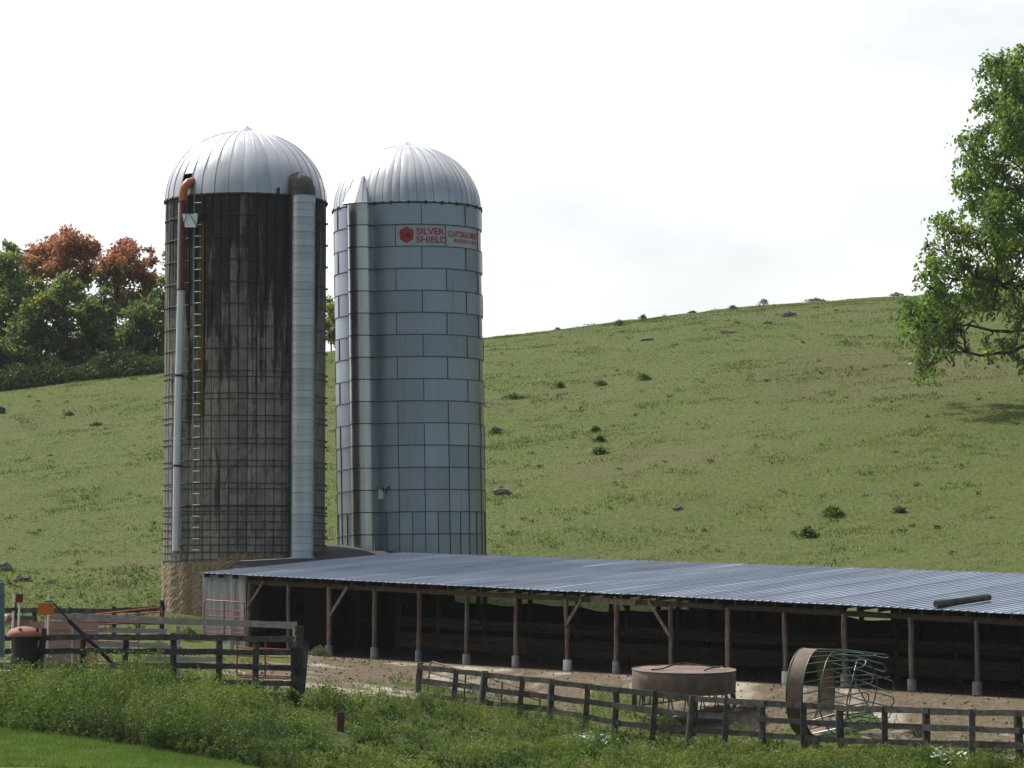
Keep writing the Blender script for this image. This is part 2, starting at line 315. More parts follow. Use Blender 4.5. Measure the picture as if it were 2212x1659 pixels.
for _ in range(3):
    P = np.pad(G, 1, mode='edge'); G = (P[1:-1, :-2] + 2 * P[1:-1, 1:-1] + P[1:-1, 2:]) / 4
for _ in range(6):
    P = np.pad(G, 1, mode='edge'); G = (P[:-2, 1:-1] + 2 * P[1:-1, 1:-1] + P[2:, 1:-1]) / 4
# shed frame: t along the row of front posts, w towards the hill
SO = np.array([-5.72, 102.0]); SD = np.array([.7013, -.7129]); SW = np.array([.7129, .7013])
def t_of(vx, w=0.0):                                                          # where the sight line of column vx crosses the line w
    a = (vx - CX) / F; X0, Y0 = SO + SW * w
    return (a * Y0 - X0) / (SD[0] - a * SD[1])
def shY(vx, w=0.0): return float((SO + SW * w + SD * t_of(vx, w))[1])
_fx = [804, 907, 1009, 1115, 1226, 1331, 1697, 1966, 2110]; _fy = [1420, 1424, 1432, 1442, 1449, 1456, 1474, 1489, 1500]
_ft = [t_of(x) for x in _fx]; _fz = [zof(x, y, shY(x)) for x, y in zip(_fx, _fy)]
GA, GB = np.polyfit(_ft, _fz, 1)
def sm(x, a, b):
    x = np.clip((x - a) / (b - a), 0, 1); return x * x * (3 - 2 * x)
def vnoise(x, y, s, seed=0):                                                  # cheap smooth value noise
    x = np.asarray(x) / s + 100.3 + seed * 17.1; y = np.asarray(y) / s + 200.7 + seed * 9.7
    xi = np.floor(x); yi = np.floor(y); fx = x - xi; fy = y - yi; fx = fx * fx * (3 - 2 * fx); fy = fy * fy * (3 - 2 * fy)
    def h(a, b):
        v = np.sin(a * 127.1 + b * 311.7 + seed * 74.7) * 43758.5453; return v - np.floor(v)
    return (h(xi, yi) * (1 - fx) + h(xi + 1, yi) * fx) * (1 - fy) + (h(xi, yi + 1) * (1 - fx) + h(xi + 1, yi + 1) * fx) * fy
def gz(X, Y, fine=True):
    X = np.asarray(X, dtype=float); Y = np.asarray(Y, dtype=float)
    vx = np.clip(CX + X / np.maximum(Y, 12) * F, -600, 2900)
    Yc = np.clip(Y, -80, 458)
    i = np.clip((vx + 600) / 50, 0, len(GX) - 1.001); j = np.clip((Yc + 80) / 2, 0, len(GYv) - 1.001)
    i0 = i.astype(int); j0 = j.astype(int); fi = i - i0; fj = j - j0
    z = (G[i0, j0] * (1 - fi) + G[i0 + 1, j0] * fi) * (1 - fj) + (G[i0, j0 + 1] * (1 - fi) + G[i0 + 1, j0 + 1] * fi) * fj
    z = z - np.maximum(Y - 458, 0) * .008
    t = (X - SO[0]) * SD[0] + (Y - SO[1]) * SD[1]; w = (X - SO[0]) * SW[0] + (Y - SO[1]) * SW[1]
    m = sm(w, -3.5, -.8) * (1 - sm(w, 8.3, 9.6)) * sm(t, -7.5, -3.5)
    pl = GA * t + GB + .02 * w - .02
    hill = sm(w, 8, 16)
    amp = hill * 1.0 + (1 - hill) * .25
    z = z + amp * ((vnoise(X, Y, 14, 1) - .5) * .35 + (vnoise(X, Y, 5, 2) - .5) * .16) * sm(Y, 50, 100)
    if fine: z = z + (vnoise(X, Y, 1.3, 3) - .5) * .09 * (.4 + .6 * hill)
    return z * (1 - m) + pl * m
def gp(X, Y): return Vector((X, Y, float(gz(X, Y))))
def gat(vx, Y): X = (vx - CX) / F * Y; return gp(X, Y)
# fence lines (plan)
def line_Y(vx, A, B):
    a = (vx - CX) / F; dX, dY = B[0] - A[0], B[1] - A[1]; s = (a * A[1] - A[0]) / (dX - a * dY); return A[1] + s * dY
FR_A = ((908 - CX) / F * 91.0, 91.0); FR_B = ((2000 - CX) / F * 76.0, 76.0)
def frY(vx): return line_Y(vx, FR_A, FR_B)
def flY(vx): return 82.0 + (655 - vx) / 655 * 2.0
def gvy(Y, vy, vx):                                                           # depth at which the ground is seen at row vy of column vx
    for yy in np.arange(60, 240, .25):
        p = gat(vx, yy)
        b = (p.z * cp - yy * sp) / (yy * cp + p.z * sp)
        if CY - b * F <= vy: return float(yy)
    return 238.0
# ground sheet
ys = np.concatenate([np.linspace(-80, 60, 24, endpoint=False), np.linspace(60, 100, 210, endpoint=False), np.linspace(100, 130, 90, endpoint=False),
                     np.linspace(130, 250, 190, endpoint=False), np.linspace(250, 460, 24, endpoint=False), np.array([460, 600, 900, 1500, 3000])])
ss = np.linspace(-1, 1, 321)
ww = np.maximum(26, ys * .30); ext = ss ** 9
XX = (ss[None, :] * ww[:, None] * .85) + np.sign(ss)[None, :] * (np.abs(ss) ** 24)[None, :] * (150 + ys.clip(0)[:, None] * 1.2)
YY = np.repeat(ys[:, None], len(ss), 1)
ZZ = gz(XX, YY)
tt = (XX - SO[0]) * SD[0] + (YY - SO[1]) * SD[1]; wwv = (XX - SO[0]) * SW[0] + (YY - SO[1]) * SW[1]
def fence_d(X, Y):                                                            # signed distance behind the right-hand fence line
    dx, dy = FR_B[0] - FR_A[0], FR_B[1] - FR_A[1]; l = math.hypot(dx, dy); return ((X - FR_A[0]) * -dy + (Y - FR_A[1]) * dx) / l
def dirt_of(X, Y):
    t = (X - SO[0]) * SD[0] + (Y - SO[1]) * SD[1]; w = (X - SO[0]) * SW[0] + (Y - SO[1]) * SW[1]
    n = vnoise(X, Y, 2.6, 5) * .6 + vnoise(X, Y, .8, 6) * .4
    fd = fence_d(X, Y); vx = CX + X / np.maximum(Y, 20) * F
    inner = sm(w, -12.5 + 3.5 * n, -9.0 + 3.5 * n)
    left_lim = sm(vx, 330 + 200 * n, 480 + 250 * n)
    behind = sm(fd, 5.2 * n - 1.0, 5.2 * n + .6) * sm(vx, 860, 960) + (1 - sm(vx, 860, 960)) * sm(Y, 82.6 + n * 4, 84.6 + n * 4)
    d = left_lim * (1 - sm(w, 8.2, 9.0)) * behind
    d = d * (1 - .9 * sm(n, .47, .58) * (1 - sm(w, -2.2, -1.0)) * (sm(vx, 600, 500) if False else 1) * (1 - .75 * sm(w, -6, -3) ))
    return np.clip(d, 0, 1)
DD = dirt_of(XX, YY)
nr, nc = XX.shape
verts = np.stack([XX, YY, ZZ], -1).reshape(-1, 3)
idx = np.arange(nr * nc).reshape(nr, nc)
quads = np.stack([idx[:-1, :-1], idx[:-1, 1:], idx[1:, 1:], idx[1:, :-1]], -1).reshape(-1, 4)
me = bpy.data.meshes.new('ground'); me.vertices.add(len(verts)); me.vertices.foreach_set('co', verts.astype(np.float32).ravel())
me.loops.add(quads.size); me.loops.foreach_set('vertex_index', quads.astype(np.int32).ravel())
me.polygons.add(len(quads)); me.polygons.foreach_set('loop_start', np.arange(0, quads.size, 4, dtype=np.int32)); me.update(calc_edges=True)
me.polygons.foreach_set('use_smooth', [True] * len(quads))
a_ = me.attributes.new('dirt', 'FLOAT', 'POINT'); a_.data.foreach_set('value', DD.astype(np.float32).ravel())
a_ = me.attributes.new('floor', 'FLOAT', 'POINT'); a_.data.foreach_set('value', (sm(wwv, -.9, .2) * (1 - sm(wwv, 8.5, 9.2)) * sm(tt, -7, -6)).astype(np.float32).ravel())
_vx = CX + XX / np.maximum(YY, 20) * F
_bare = sm(_vx, 1150, 1900) * sm(YY, 150, 164) * (1 - sm(YY, 176, 192)) * (1 - .0 * _vx); _hill = (YY > 104)
def trail(px, wid):
    d = np.full(XX.shape, 9.)
    for (xa, ya), (xb, yb) in zip(px[:-1], px[1:]):
        Ya, Yb = gvy(110, ya, xa), gvy(110, yb, xb); A0 = np.array([(xa - CX) / F * Ya, Ya]); B0 = np.array([(xb - CX) / F * Yb, Yb]); l2 = ((B0 - A0) ** 2).sum()
        k_ = np.clip(((XX - A0[0]) * (B0[0] - A0[0]) + (YY - A0[1]) * (B0[1] - A0[1])) / l2, 0, 1); d = np.minimum(d, np.hypot(XX - A0[0] - k_ * (B0[0] - A0[0]), YY - A0[1] - k_ * (B0[1] - A0[1])))
    return np.exp(-(d / wid) ** 2)
for tp, wd in (([(1500, 925), (1612, 915), (1730, 900), (1848, 889), (2000, 884)], .35), ([(1060, 800), (1300, 775), (1560, 742), (1900, 700)], .6), ([(1060, 1010), (1250, 1000), (1500, 1030), (1760, 1010), (2200, 1040)], .5), ([(0, 960), (200, 925), (355, 900)], .5), ([(1300, 1150), (1600, 1120), (1900, 1140), (2200, 1120)], .4)):
    _bare = np.maximum(_bare, trail(tp, wd) * (.85 if wd < .4 else .62))
a_ = me.attributes.new('bare', 'FLOAT', 'POINT'); a_.data.foreach_set('value', _bare.astype(np.float32).ravel())
_thick = (1 - sm(fence_d(XX, YY), -.8, .4)) * sm(_vx, 560, 900) + (1 - sm(YY, 80.5, 82)) * (1 - sm(_vx, 560, 900)); _thick = _thick * (1 - (1 - sm(YY, 73.5, 75.5)) * (1 - sm(_vx, 300, 520))); a_ = me.attributes.new('thick', 'FLOAT', 'POINT'); a_.data.foreach_set('value', _thick.astype(np.float32).ravel())
def ground_mat():
    m, nt, b, v, o = newmat('pasture_and_yard')
    big = noise(nt, v, .055, 5, .6, (1, 1.0, 0)); mid = noise(nt, v, .45, 5, .65, (1, .6, 0)); fin = noise(nt, v, 5.5, 6, .8, (1, .26, 0)); gr = noise(nt, v, 16, 3, .8, (1, .3, 0))
    g = ramp(nt, fin, [(.32, (.042, .062, .015)), (.5, (.094, .121, .033)), (.68, (.142, .165, .050))])
    g = mixc(nt, rng_(nt, gr, .52, .70, 0, .40), g, (.055, .075, .024)); g = mixc(nt, rng_(nt, gr, .30, .44, .5, 0), g, (.135, .155, .048))
    g = mixc(nt, rng_(nt, mid, .42, .68, 0, .3), g, (.115, .124, .043))
    g = mixc(nt, rng_(nt, big, .50, .66, 0, .62), g, (.120, .112, .056))
    g = mixc(nt, rng_(nt, mid, .28, .42, .55, 0), g, (.062, .120, .020))
    dn = noise(nt, v, 1.1, 6, .7, (1, .5, 0)); d = ramp(nt, noise(nt, v, 7, 6, .75), [(.3, (.080, .060, .041)), (.7, (.24, .188, .134))])
    pale = noise(nt, v, .38, 6, .6, (1, .8, 0)); pm = rng_(nt, pale, .51, .60, 0, .9)
    d = mixc(nt, pm, d, mixc(nt, rng_(nt, dn, .4, .6), (.25, .205, .15), (.47, .42, .345)))
    fl = nt.nodes.new('ShaderNodeAttribute'); fl.attribute_name = 'floor'; d = mixc(nt, fl.outputs['Fac'], d, (.035, .026, .020))  # dark floor dirt; shade under the shed roof is painted in too
    th = nt.nodes.new('ShaderNodeAttribute'); th.attribute_name = 'thick'; g = mixc(nt, mth(nt, 'MULTIPLY', th.outputs['Fac'], .8), g, mixc(nt, rng_(nt, fin, .4, .6), (.028, .045, .014), (.07, .105, .03)))
    br = nt.nodes.new('ShaderNodeAttribute'); br.attribute_name = 'bare'; bn = noise(nt, v, 1.6, 6, .75, (1, .5, 0)); g = mixc(nt, rng_(nt, mth(nt, 'ADD', br.outputs['Fac'], mth(nt, 'MULTIPLY', mth(nt, 'SUBTRACT', bn, .5), 1.1)), .42, .9, 0, .42), g, (.115, .092, .048))
    at_ = nt.nodes.new('ShaderNodeAttribute'); at_.attribute_name = 'dirt'
    k = mth(nt, 'ADD', at_.outputs['Fac'], mth(nt, 'MULTIPLY', mth(nt, 'SUBTRACT', dn, .5), .9)); k = rng_(nt, k, .38, .60)
    nt.links.new(mixc(nt, k, g, d), b.inputs['Base Color']); b.inputs['Roughness'].default_value = 1; b.inputs['Specular IOR Level'].default_value = .1
    bump(nt, b, mth(nt, 'ADD', mth(nt, 'ADD', fin, noise(nt, v, 14, 3, .7)), mth(nt, 'MULTIPLY', noise(nt, v, 1.4, 5, .6), .8)), .9, .10); return m
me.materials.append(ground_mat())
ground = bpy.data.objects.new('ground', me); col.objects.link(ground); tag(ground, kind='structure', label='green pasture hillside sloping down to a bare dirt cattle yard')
# ================================================================== concrete stave silo
def polar(ph, r, z, dx=0.): return Vector((r * math.sin(ph), -r * math.cos(ph), z))
Y1 = 112.5; C1 = at(531.5, 440, Y1); R1 = 174.0 / F * Y1; ZB1 = -1.0; H1 = C1.z - ZB1; O1 = (C1.x, Y1, ZB1); PC1 = math.atan2(-C1.x, Y1)
silo1 = thing('concrete_silo', 'tall concrete stave silo streaked black under a ribbed aluminium dome, left of the pair', 'silo', O1)
def loc1(x, y, rr=None):                                 # angle of column x at radius rr, and the local height of row y there
    rr = rr or R1; ps = math.asin(max(-1, min(1, (x - 531.5) / F * Y1 / rr))); ph = ps + PC1
    return ph, zof(x, y, Y1 - rr * math.cos(ph)) - ZB1
PZ = 2.35                                                # top of the rough render
MB().lathe([(R1 - .06, -.6), (R1 - .06, H1)], 72, cap=True).build('core', M['seam'], silo1)
NST = 56; RH = .762; row_top = H1
def stave_geo(k, z0, z1):
    a0 = 2 * math.pi * k / NST; a1 = 2 * math.pi * (k + 1) / NST; g = .005; e = .018; jr = random.uniform(-.005, .005)
    ro = R1 + jr; pr = [(a0 + g, R1 - .055), (a0 + g, ro - e), (a0 + g * 3.6, ro), (a1 - g * 3.6, ro), (a1 - g, ro - e), (a1 - g, R1 - .055)]
    vs = [polar(a, r, z0 + .0015) for a, r in pr] + [polar(a, r, z1 - .0015) for a, r in pr]
    fs = [(i, i + 1, i + 7, i + 6) for i in range(5)] + [(5, 4, 3, 2, 1, 0), (6, 7, 8, 9, 10, 11)]
    return vs, fs
rest = MB(); cnt = 0
for k in range(NST):
    am = 2 * math.pi * (k + .5) / NST; am = (am + math.pi) % (2 * math.pi) - math.pi; off = .5 * RH if k % 2 else 0
    z1 = H1; first = True
    while z1 > PZ - .3:
        h = RH - (off if first else 0) if first and off else RH
        z0 = max(z1 - h, PZ - .3)
        vs, fs = stave_geo(k, z0, z1)
        dps = am - PC1
        if abs(dps) < R_(57) and cnt < 296 and not (R_(30) < dps < R_(48)):
            MB().add(vs, fs).build('stave', M['stave'], silo1); cnt += 1
        else: rest.add(vs, fs)
        z1 = z0; first = False
tag(rest.build('stave', M['stave'], silo1), kind='stuff')
# rough rendered foot
pm = MB(); nseg, nz_ = 180, 34; vs = []; fs = []
for i in range(nz_ + 1):
    for k in range(nseg):
        a = 2 * math.pi * k / nseg; z = -.7 + (PZ + .7) * i / nz_
        zz = z + (random.uniform(-.12, .12) + .25 * math.sin(a * 3 + 1)) * (1 if i == nz_ else 0)
        rr = R1 + .035 + random.uniform(-.012, .014) + .015 * math.sin(a * 24) - (.03 if i == nz_ else 0)
        vs.append(polar(a, rr, zz))
for i in range(nz_):
    for k in range(nseg): fs.append((i * nseg + k, i * nseg + (k + 1) % nseg, (i + 1) * nseg + (k + 1) % nseg, (i + 1) * nseg + k))
pm.add(vs, fs).build('rendered_foot', M['plaster'], silo1)
# steel hoops
hz = [.70 + .76 * i for i in range(15)]
hs = []
for i, d in enumerate(hz):
    if d > 10.6: break
    hs.append(d)
    if d > 5.8: hs.append(d + .19)
d = 10.62
while d < 12.5: hs.append(d); d += .257
for d in hs:
    sag = random.uniform(-.012, .012)
    pts = [polar(2 * math.pi * k / 72, R1 + .014, H1 - d + sag * math.sin(k * .3) + .006 * math.sin(k * 1.7)) for k in range(73)]
    hoo = MB().tube(pts, .0145, 5, cap=False).build('hoop', M['wire'], silo1)
    for lx in ([590] if random.random() < .6 else [500, 665]):                # turnbuckle lugs
        ph = math.asin((lx + random.uniform(-2, 2) - 531.5) / F * Y1 / R1) + PC1
        MB().beam(polar(ph - .02, R1 + .035, H1 - d), polar(ph + .02, R1 + .035, H1 - d), .05, .045).build('lug', M['wire'], hoo)
    ph = R_(88) + PC1; MB().beam(polar(ph - .018, R1 + .04, H1 - d), polar(ph + .018, R1 + .04, H1 - d), .06, .06).build('lug', M['wire'], hoo)
# dome of flat-pressed gores with standing ribs
def dome_profile(R, Hd, u):                              # u 0..1 from rim to cap
    a = u * math.pi / 2 * .93; return R * math.cos(a) ** .98, Hd * math.sin(a) / math.sin(math.pi / 2 * .93)
def build_dome(parent, R, z0, Hd, NG, mt, rib_w, rib_every, ph0, capr, caph, holes=()):
    K = 14
    for g in range(NG):
        a0 = ph0 + 2 * math.pi * g / NG; a1 = a0 + 2 * math.pi / NG; vs = []; fs = []
        jit = random.uniform(-.012, .012)
        for i in range(K + 1):
            r, z = dome_profile(R, Hd, i / K); w = (a1 - a0)
            for s_, b in ((.015, -.0), (.33, .012 + jit * .5), (.67, .012 + jit), (.985, -.0)):
                vs.append(polar(a0 + w * s_, r + b * (r / R), z0 + z + b * .3))
        for i in range(K):
            skip = any(g == hg and lo <= i < hi for hg, lo, hi in holes)
            for j in range(3):
                if skip: continue
                fs.append((i * 4 + j, i * 4 + j + 1, i * 4 + 5 + j, i * 4 + 4 + j))
        pan = MB().add(vs, fs).build('dome_panel', mt, parent, smooth=True)
        if g % rib_every == 0 or rib_every == 1:
            pts = [];
            for i in range(K + 1): r, z = dome_profile(R, Hd, i / K); pts.append(polar(a0, r + .006, z0 + z))
            MB().tube(pts, rib_w, 5).build('dome_rib', mt, pan, smooth=True)
        else:
            pts = []
            for i in range(K + 1): r, z = dome_profile(R, Hd, i / K); pts.append(polar(a0, r + .001, z0 + z))
            MB().tube(pts, rib_w * .55, 4).build('dome_rib', M['seam'], pan)
    r, z = dome_profile(R, Hd, 1)
    MB().lathe([(capr, z0 + z - .03), (capr * .99, z0 + z + .005), (capr * .55, z0 + z + caph * .45), (.03, z0 + z + caph), (0.001, z0 + z + caph + .03)], 28).build('dome_cap', M['galv_light'], parent, smooth=True)
HD1 = zof(531, 287, Y1) - C1.z
hole_ph, _ = loc1(408, 420, R1 * .97); g_hole = int(((hole_ph - R_(2)) % (2 * math.pi)) / (2 * math.pi / 36))
build_dome(silo1, R1 + .01, H1 + .02, HD1, 36, M['dome'], .020, 1, R_(2), .44, .22, holes=((g_hole, 2, 3),))
MB().lathe([(R1 + .03, H1 - .03), (R1 + .05, H1 + .0), (R1 + .03, H1 + .05)], 90).build('dome_rim', M['seam'], silo1)
MB().lathe([(R1 * .93, H1 + .1), (R1 * .75, H1 + 1.5), (.1, H1 + 2.2)], 40).build('dome_lining', M['black'], silo1)
for g in range(0, 36, 1):
    ph = R_(2) + 2 * math.pi * g / 36; MB().beam(polar(ph, R1 + .05, H1 - .05), polar(ph, R1 + .05, H1 + .06), .03, .03).build('rim_bolt', M['seam'], silo1)
# bracket by the rim
ph, z = loc1(598, 421); MB().beam(polar(ph, R1 + .09, z), polar(ph, R1 + .09, z + .24), .09, .05).build('bracket', M['seam'], silo1)
# filler pipe in three lengths with an elbow into the dome
rp = R1 + .24
def pipe_pt(x, y): ph, z = loc1(x, y, rp); return polar(ph, rp, z)
segs = [(397.5, 435, 396, 627, .10, 'pipe_red', 'upper_pipe'), (394.5, 627, 391.5, 810, .125, 'pipe_white', 'pipe'), (391.0, 814, 388.5, 1005, .125, 'pipe_white', 'pipe'), (388.5, 1010, 387.5, 1190, .125, 'pipe_white', 'pipe')]
for x0, y0, x1, y1, r, mt, nm in segs: pip = MB().tube([pipe_pt(x0, y0), pipe_pt(x1, y1)], r, 18).build(nm, M[mt], silo1, smooth=True)
MB().tube([pipe_pt(393, 438) + Vector((-.02, 0, 0)), pipe_pt(391.5, 625) + Vector((-.02, 0, 0))], .07, 10).build('pipe_sleeve', M['pipe_white'], silo1, smooth=True)
for x, y in ((396, 627), (391.3, 812), (388.6, 1007)):
    p = pipe_pt(x, y); MB().tube([p, p + Vector((0, 0, .05))], .155, 16).build('flange', M['rustdark'], pip)
p = pipe_pt(387.5, 1190); MB().tube([p, p - Vector((0, 0, .10))], .135, 16).build('collar', M['bluemetal'], pip)
for x, y in ((391.3, 812), (388.6, 1007), (388, 1180), (396, 560)):
    p = pipe_pt(x, y); q = Vector((p.x * .93, p.y * .93, p.z)); MB().beam(p, q, .05, .05).build('pipe_bracket', M['rustdark'], silo1)
ph, z = loc1(399, 432, rp)
b = MB(); b.tube([polar(ph, rp, z - .02), polar(ph, rp + .02, z + .2), polar(ph + .012, rp, z + .42), polar(ph + .03, rp - .14, z + .60), polar(ph + .05, rp - .40, z + .70)], [.15, .15, .155, .15, .13], 16); b.build('pipe_elbow', M['elbow'], silo1, smooth=True)
MB().beam(polar(ph - .05, rp, z - .05), polar(ph + .04, rp, z - .05), .1, .05).build('elbow_flange', M['elbow'], silo1)
# ladder with bright rungs over an ochre-stained strip
phl, _ = loc1(431, 700, R1 + .1); rl = R1 + .13; dl = .155 / rl
zt = loc1(431, 425, rl)[1]; zbm = loc1(431, 1188, rl)[1]
ladr = MB().tube([polar(phl - dl, rl, zbm), polar(phl - dl, rl, zt + .4)], .018, 6).build('ladder_rail', M['bluemetal'], silo1)
MB().tube([polar(phl + dl, rl, zbm), polar(phl + dl, rl, zt + .3)], .014, 6).build('ladder_rail', M['wire'], silo1)
z = zbm
while z < zt: MB().tube([polar(phl - dl, rl, z), polar(phl + dl, rl, z + random.uniform(-.01, .01))], .016, 6).build('rung', M['rungs'], ladr); z += .381
MB().beam(polar(phl + dl * .5, R1 + .015, H1 - 7.6), polar(phl + dl * .5, R1 + .015, H1 - .9), .20, .02, up=polar(phl, 1, 0)).build('stained_strip', M['ochre'], silo1)
# small platform under the elbow
pa = [loc1(x, y, R1 + .32) for x, y in ((397, 462), (430, 462), (427, 491), (403, 491))]
pts = [polar(a, R1 + .34, z) for a, z in pa]; pin = [polar(a, R1 + .30, z) for a, z in pa]
MB().add(pts + pin, [(0, 1, 2, 3), (7, 6, 5, 4), (0, 4, 5, 1), (1, 5, 6, 2), (2, 6, 7, 3), (3, 7, 4, 0)]).build('platform_panel', M['galv_light'], silo1)
MB().beam(pts[0] + Vector((0, 0, .02)), polar(pa[0][0], R1, pa[0][1] + .02), .05, .05).build('platform_arm', M['wire'], silo1)
MB().beam(pts[1] + Vector((0, 0, .02)), polar(pa[1][0], R1, pa[1][1] + .02), .05, .05).build('platform_arm', M['wire'], silo1)
for (x0, y0, x1, y1) in ((406, 462, 398, 490), (412, 462, 428, 490), (441, 424, 428, 488)):
    a0, z0 = loc1(x0, y0, R1 + .38); a1, z1 = loc1(x1, y1, R1 + .38); MB().tube([polar(a0, R1 + .38, z0), polar(a1, R1 + .38, z1)], .014, 5).build('platform_strut', M['wire'], silo1)
# unloading chute of ringed lengths, with a hood
phc, _ = loc1(651.5, 700, R1 + .26); rc = R1 + .26; ccx = polar(phc, rc, 0); RC = .43
zt = loc1(651, 421, rc + .2)[1]; zb = loc1(651, 1204, rc + .2)[1]; n = 50; dz = (zt - zb) / n
for i in range(n):
    z0 = zb + i * dz; jr = random.uniform(-.003, .003)
    MB().lathe([(RC + jr, z0), (RC + jr, z0 + dz * .86), (RC + .016, z0 + dz * .90), (RC + .016, z0 + dz * .97), (RC + jr, z0 + dz)], 26, (ccx.x, ccx.y, 0)).build('chute_ring', M['chute_white'], silo1, smooth=True)
MB().lathe([(RC + .03, zb - .04), (RC + .03, zb + .03)], 26, (ccx.x, ccx.y, 0), cap=True).build('chute_foot', M['galv_light'], silo1)
u = Vector((math.sin(phc), -math.cos(phc), 0))
hp = [ccx + Vector((0, 0, zt - .03)), ccx + Vector((0, 0, zt + .16)), ccx - u * .10 + Vector((0, 0, zt + .36)), ccx - u * .32 + Vector((0, 0, zt + .50)), ccx - u * .7 + Vector((0, 0, zt + .56))]
MB().tube(hp, [.44, .44, .43, .36, .25], 20, jit=.02).build('chute_hood', M['hood'], silo1, smooth=True)
for side in (-1, 1):
    q = ccx + Vector((math.cos(phc), math.sin(phc), 0)) * side * .46 - u * .1
    MB().beam(q + Vector((0, 0, zb)), q + Vector((0, 0, zt)), .04, .1).build('chute_edge', M['seam'], silo1)
# slack cable across the staves
pts = []
for x, y in ((560, 935), (548, 965), (535, 985), (515, 1000), (500, 1015), (492, 1035), (487, 1060)):
    a, z = loc1(x, y, R1 + .04); pts.append(polar(a, R1 + .04, z))
MB().tube(pts, .012, 5).build('cable', M['wire'], silo1)

# ================================================================== steel sheet silo
Y2 = 116.0; R2 = 159.0 / F * Y2; ZB2 = 0.2; X2 = (892 - CX) / F * Y2; H2 = zof(878, 456, Y2) - ZB2; LEAN = -.0165
silo2 = thing('steel_silo', 'blue-grey galvanised steel silo with lettered band and silver dome, right of the pair', 'silo', (X2, Y2, ZB2))
silo2.rotation_euler = (0, LEAN, 0); PC2 = math.atan2(-X2, Y2)
RW = .776; q0 = R_(-9.3) + PC2
MB().lathe([(R2 - .05, -1.5), (R2 - .05, H2)], 72, cap=True).build('core', M['seam'], silo2)
def panel(a0, a1, z0, z1, r, mt, parent, name='wall_panel'):
    n = max(2, int(round(math.degrees(a1 - a0) / 3.3))); vs = []; fs = []; g = .0045
    for i in range(n + 1):
        a = a0 + g + (a1 - a0 - 2 * g) * i / n; vs += [polar(a, r, z0 + .008), polar(a, r + random.uniform(-.003, .003), (z0 + z1) / 2), polar(a, r, z1 - .008), polar(a, r - .035, z0 + .008), polar(a, r - .035, z1 - .008)]
    for i in range(n):
        k = i * 5; fs += [(k, k + 5, k + 6, k + 1), (k + 1, k + 6, k + 7, k + 2), (k + 3, k + 8, k + 5, k), (k + 2, k + 7, k + 9, k + 4)]
    k = n * 5; fs += [(0, 1, 2, 4, 3), (k + 3, k + 4, k + 2, k + 1, k)]
    return MB().add(vs, fs).build(name, mt, parent, smooth=True)
for r_ in range(18):
    z1 = H2 - r_ * RW; z0 = z1 - RW; off = 20. if r_ % 2 == 0 else 0.; dr = .018 if (r_ % 2 == 0 and r_ < 12) else 0.
    step = 40. if r_ < 10 else (20. if r_ < 14 else 10.)
    if r_ >= 14: step = 10.
    k = 0
    while k * step < 359.9:
        a0 = q0 + R_(off + k * step); a1 = a0 + R_(step)
        mid = (a0 + a1) / 2 - PC2; lab = r_ == 1 and -R_(10) < mid < R_(75)
        panel(a0, a1, z0, z1, R2 + dr, M['galv_light'] if lab else M['galv'], silo2)
        k += 1
    MB().lathe([(R2 - .02, z1 - .014), (R2 + .035, z1 - .016), (R2 + .035, z1 + .016), (R2 - .02, z1 + .014)], 90).build('seam_flange', M['panel_joint'], silo2)
    if r_ % 1 == 0:                                     # standing seams between the panels
        k = 0
        while k * step < 359.9:
            a0 = q0 + R_(off + k * step); k += 1
            if math.cos(a0 - PC2) < -.2: continue
            MB().beam(polar(a0, R2 + dr + .012, z0 + .02), polar(a0, R2 + dr + .012, z1 - .02), .024, .022).build('panel_seam', M['panel_joint'], silo2)
HD2 = zof(880, 318, Y2) - zof(880, 456, Y2)
build_dome(silo2, R2 + .015, H2 + .02, HD2, 54, M['dome2'], .011, 2, R_(1) + PC2, .36, .17)
MB().lathe([(R2 + .02, H2 - .03), (R2 + .05, H2 + .0), (R2 + .02, H2 + .05)], 90).build('dome_rim', M['seam'], silo2)
for g in range(0, 54, 2):
    ph = R_(1) + PC2 + 2 * math.pi * g / 54; MB().beam(polar(ph, R2 + .06, H2 - .07), polar(ph, R2 + .06, H2 + .06), .05, .04).build('rim_bolt', M['seam'], silo2)
# dents on the lit side are left to the material's relief; chute on the left front
ph2 = math.asin(-103. / 170) + PC2; rc2 = R2 + .14; c2 = polar(ph2, rc2, 0); RC2 = .425
nrow = 16; zc0 = None
for i in range(nrow):
    z1 = H2 - i * RW; z0 = z1 - RW
    if i == nrow - 1: z0 = z1 - RW * .78
    MB().lathe([(RC2, z0 + .01), (RC2 + random.uniform(-.006, .006), (z0 + z1) / 2), (RC2, z1 - .012)], 30, (c2.x, c2.y, 0)).build('chute_section', M['chute'], silo2, smooth=True)
    MB().lathe([(RC2 - .03, z1 - .016), (RC2 + .024, z1 - .016), (RC2 + .024, z1 + .014), (RC2 - .03, z1 + .014)], 30, (c2.x, c2.y, 0)).build('chute_band', M['seam'], silo2)
    zc0 = z0
for s_ in (-1, 1):
    q = c2 + Vector((math.cos(ph2), math.sin(ph2), 0)) * s_ * .40 - Vector((math.sin(ph2), -math.cos(ph2), 0)) * .26
    MB().beam(q + Vector((0, 0, zc0)), q + Vector((0, 0, H2)), .05, .16).build('chute_edge', M['seam'], silo2)
MB().lathe([(RC2 + .02, zc0 - .30), (RC2 + .02, zc0 - .0)], 24, (c2.x, c2.y, 0), cap=True).build('chute_skirt', M['black'], silo2)
MB().lathe([(RC2 + .03, zc0 - .01), (RC2 + .03, zc0 + .03)], 24, (c2.x, c2.y, 0)).build('chute_lip', M['galv_light'], silo2)
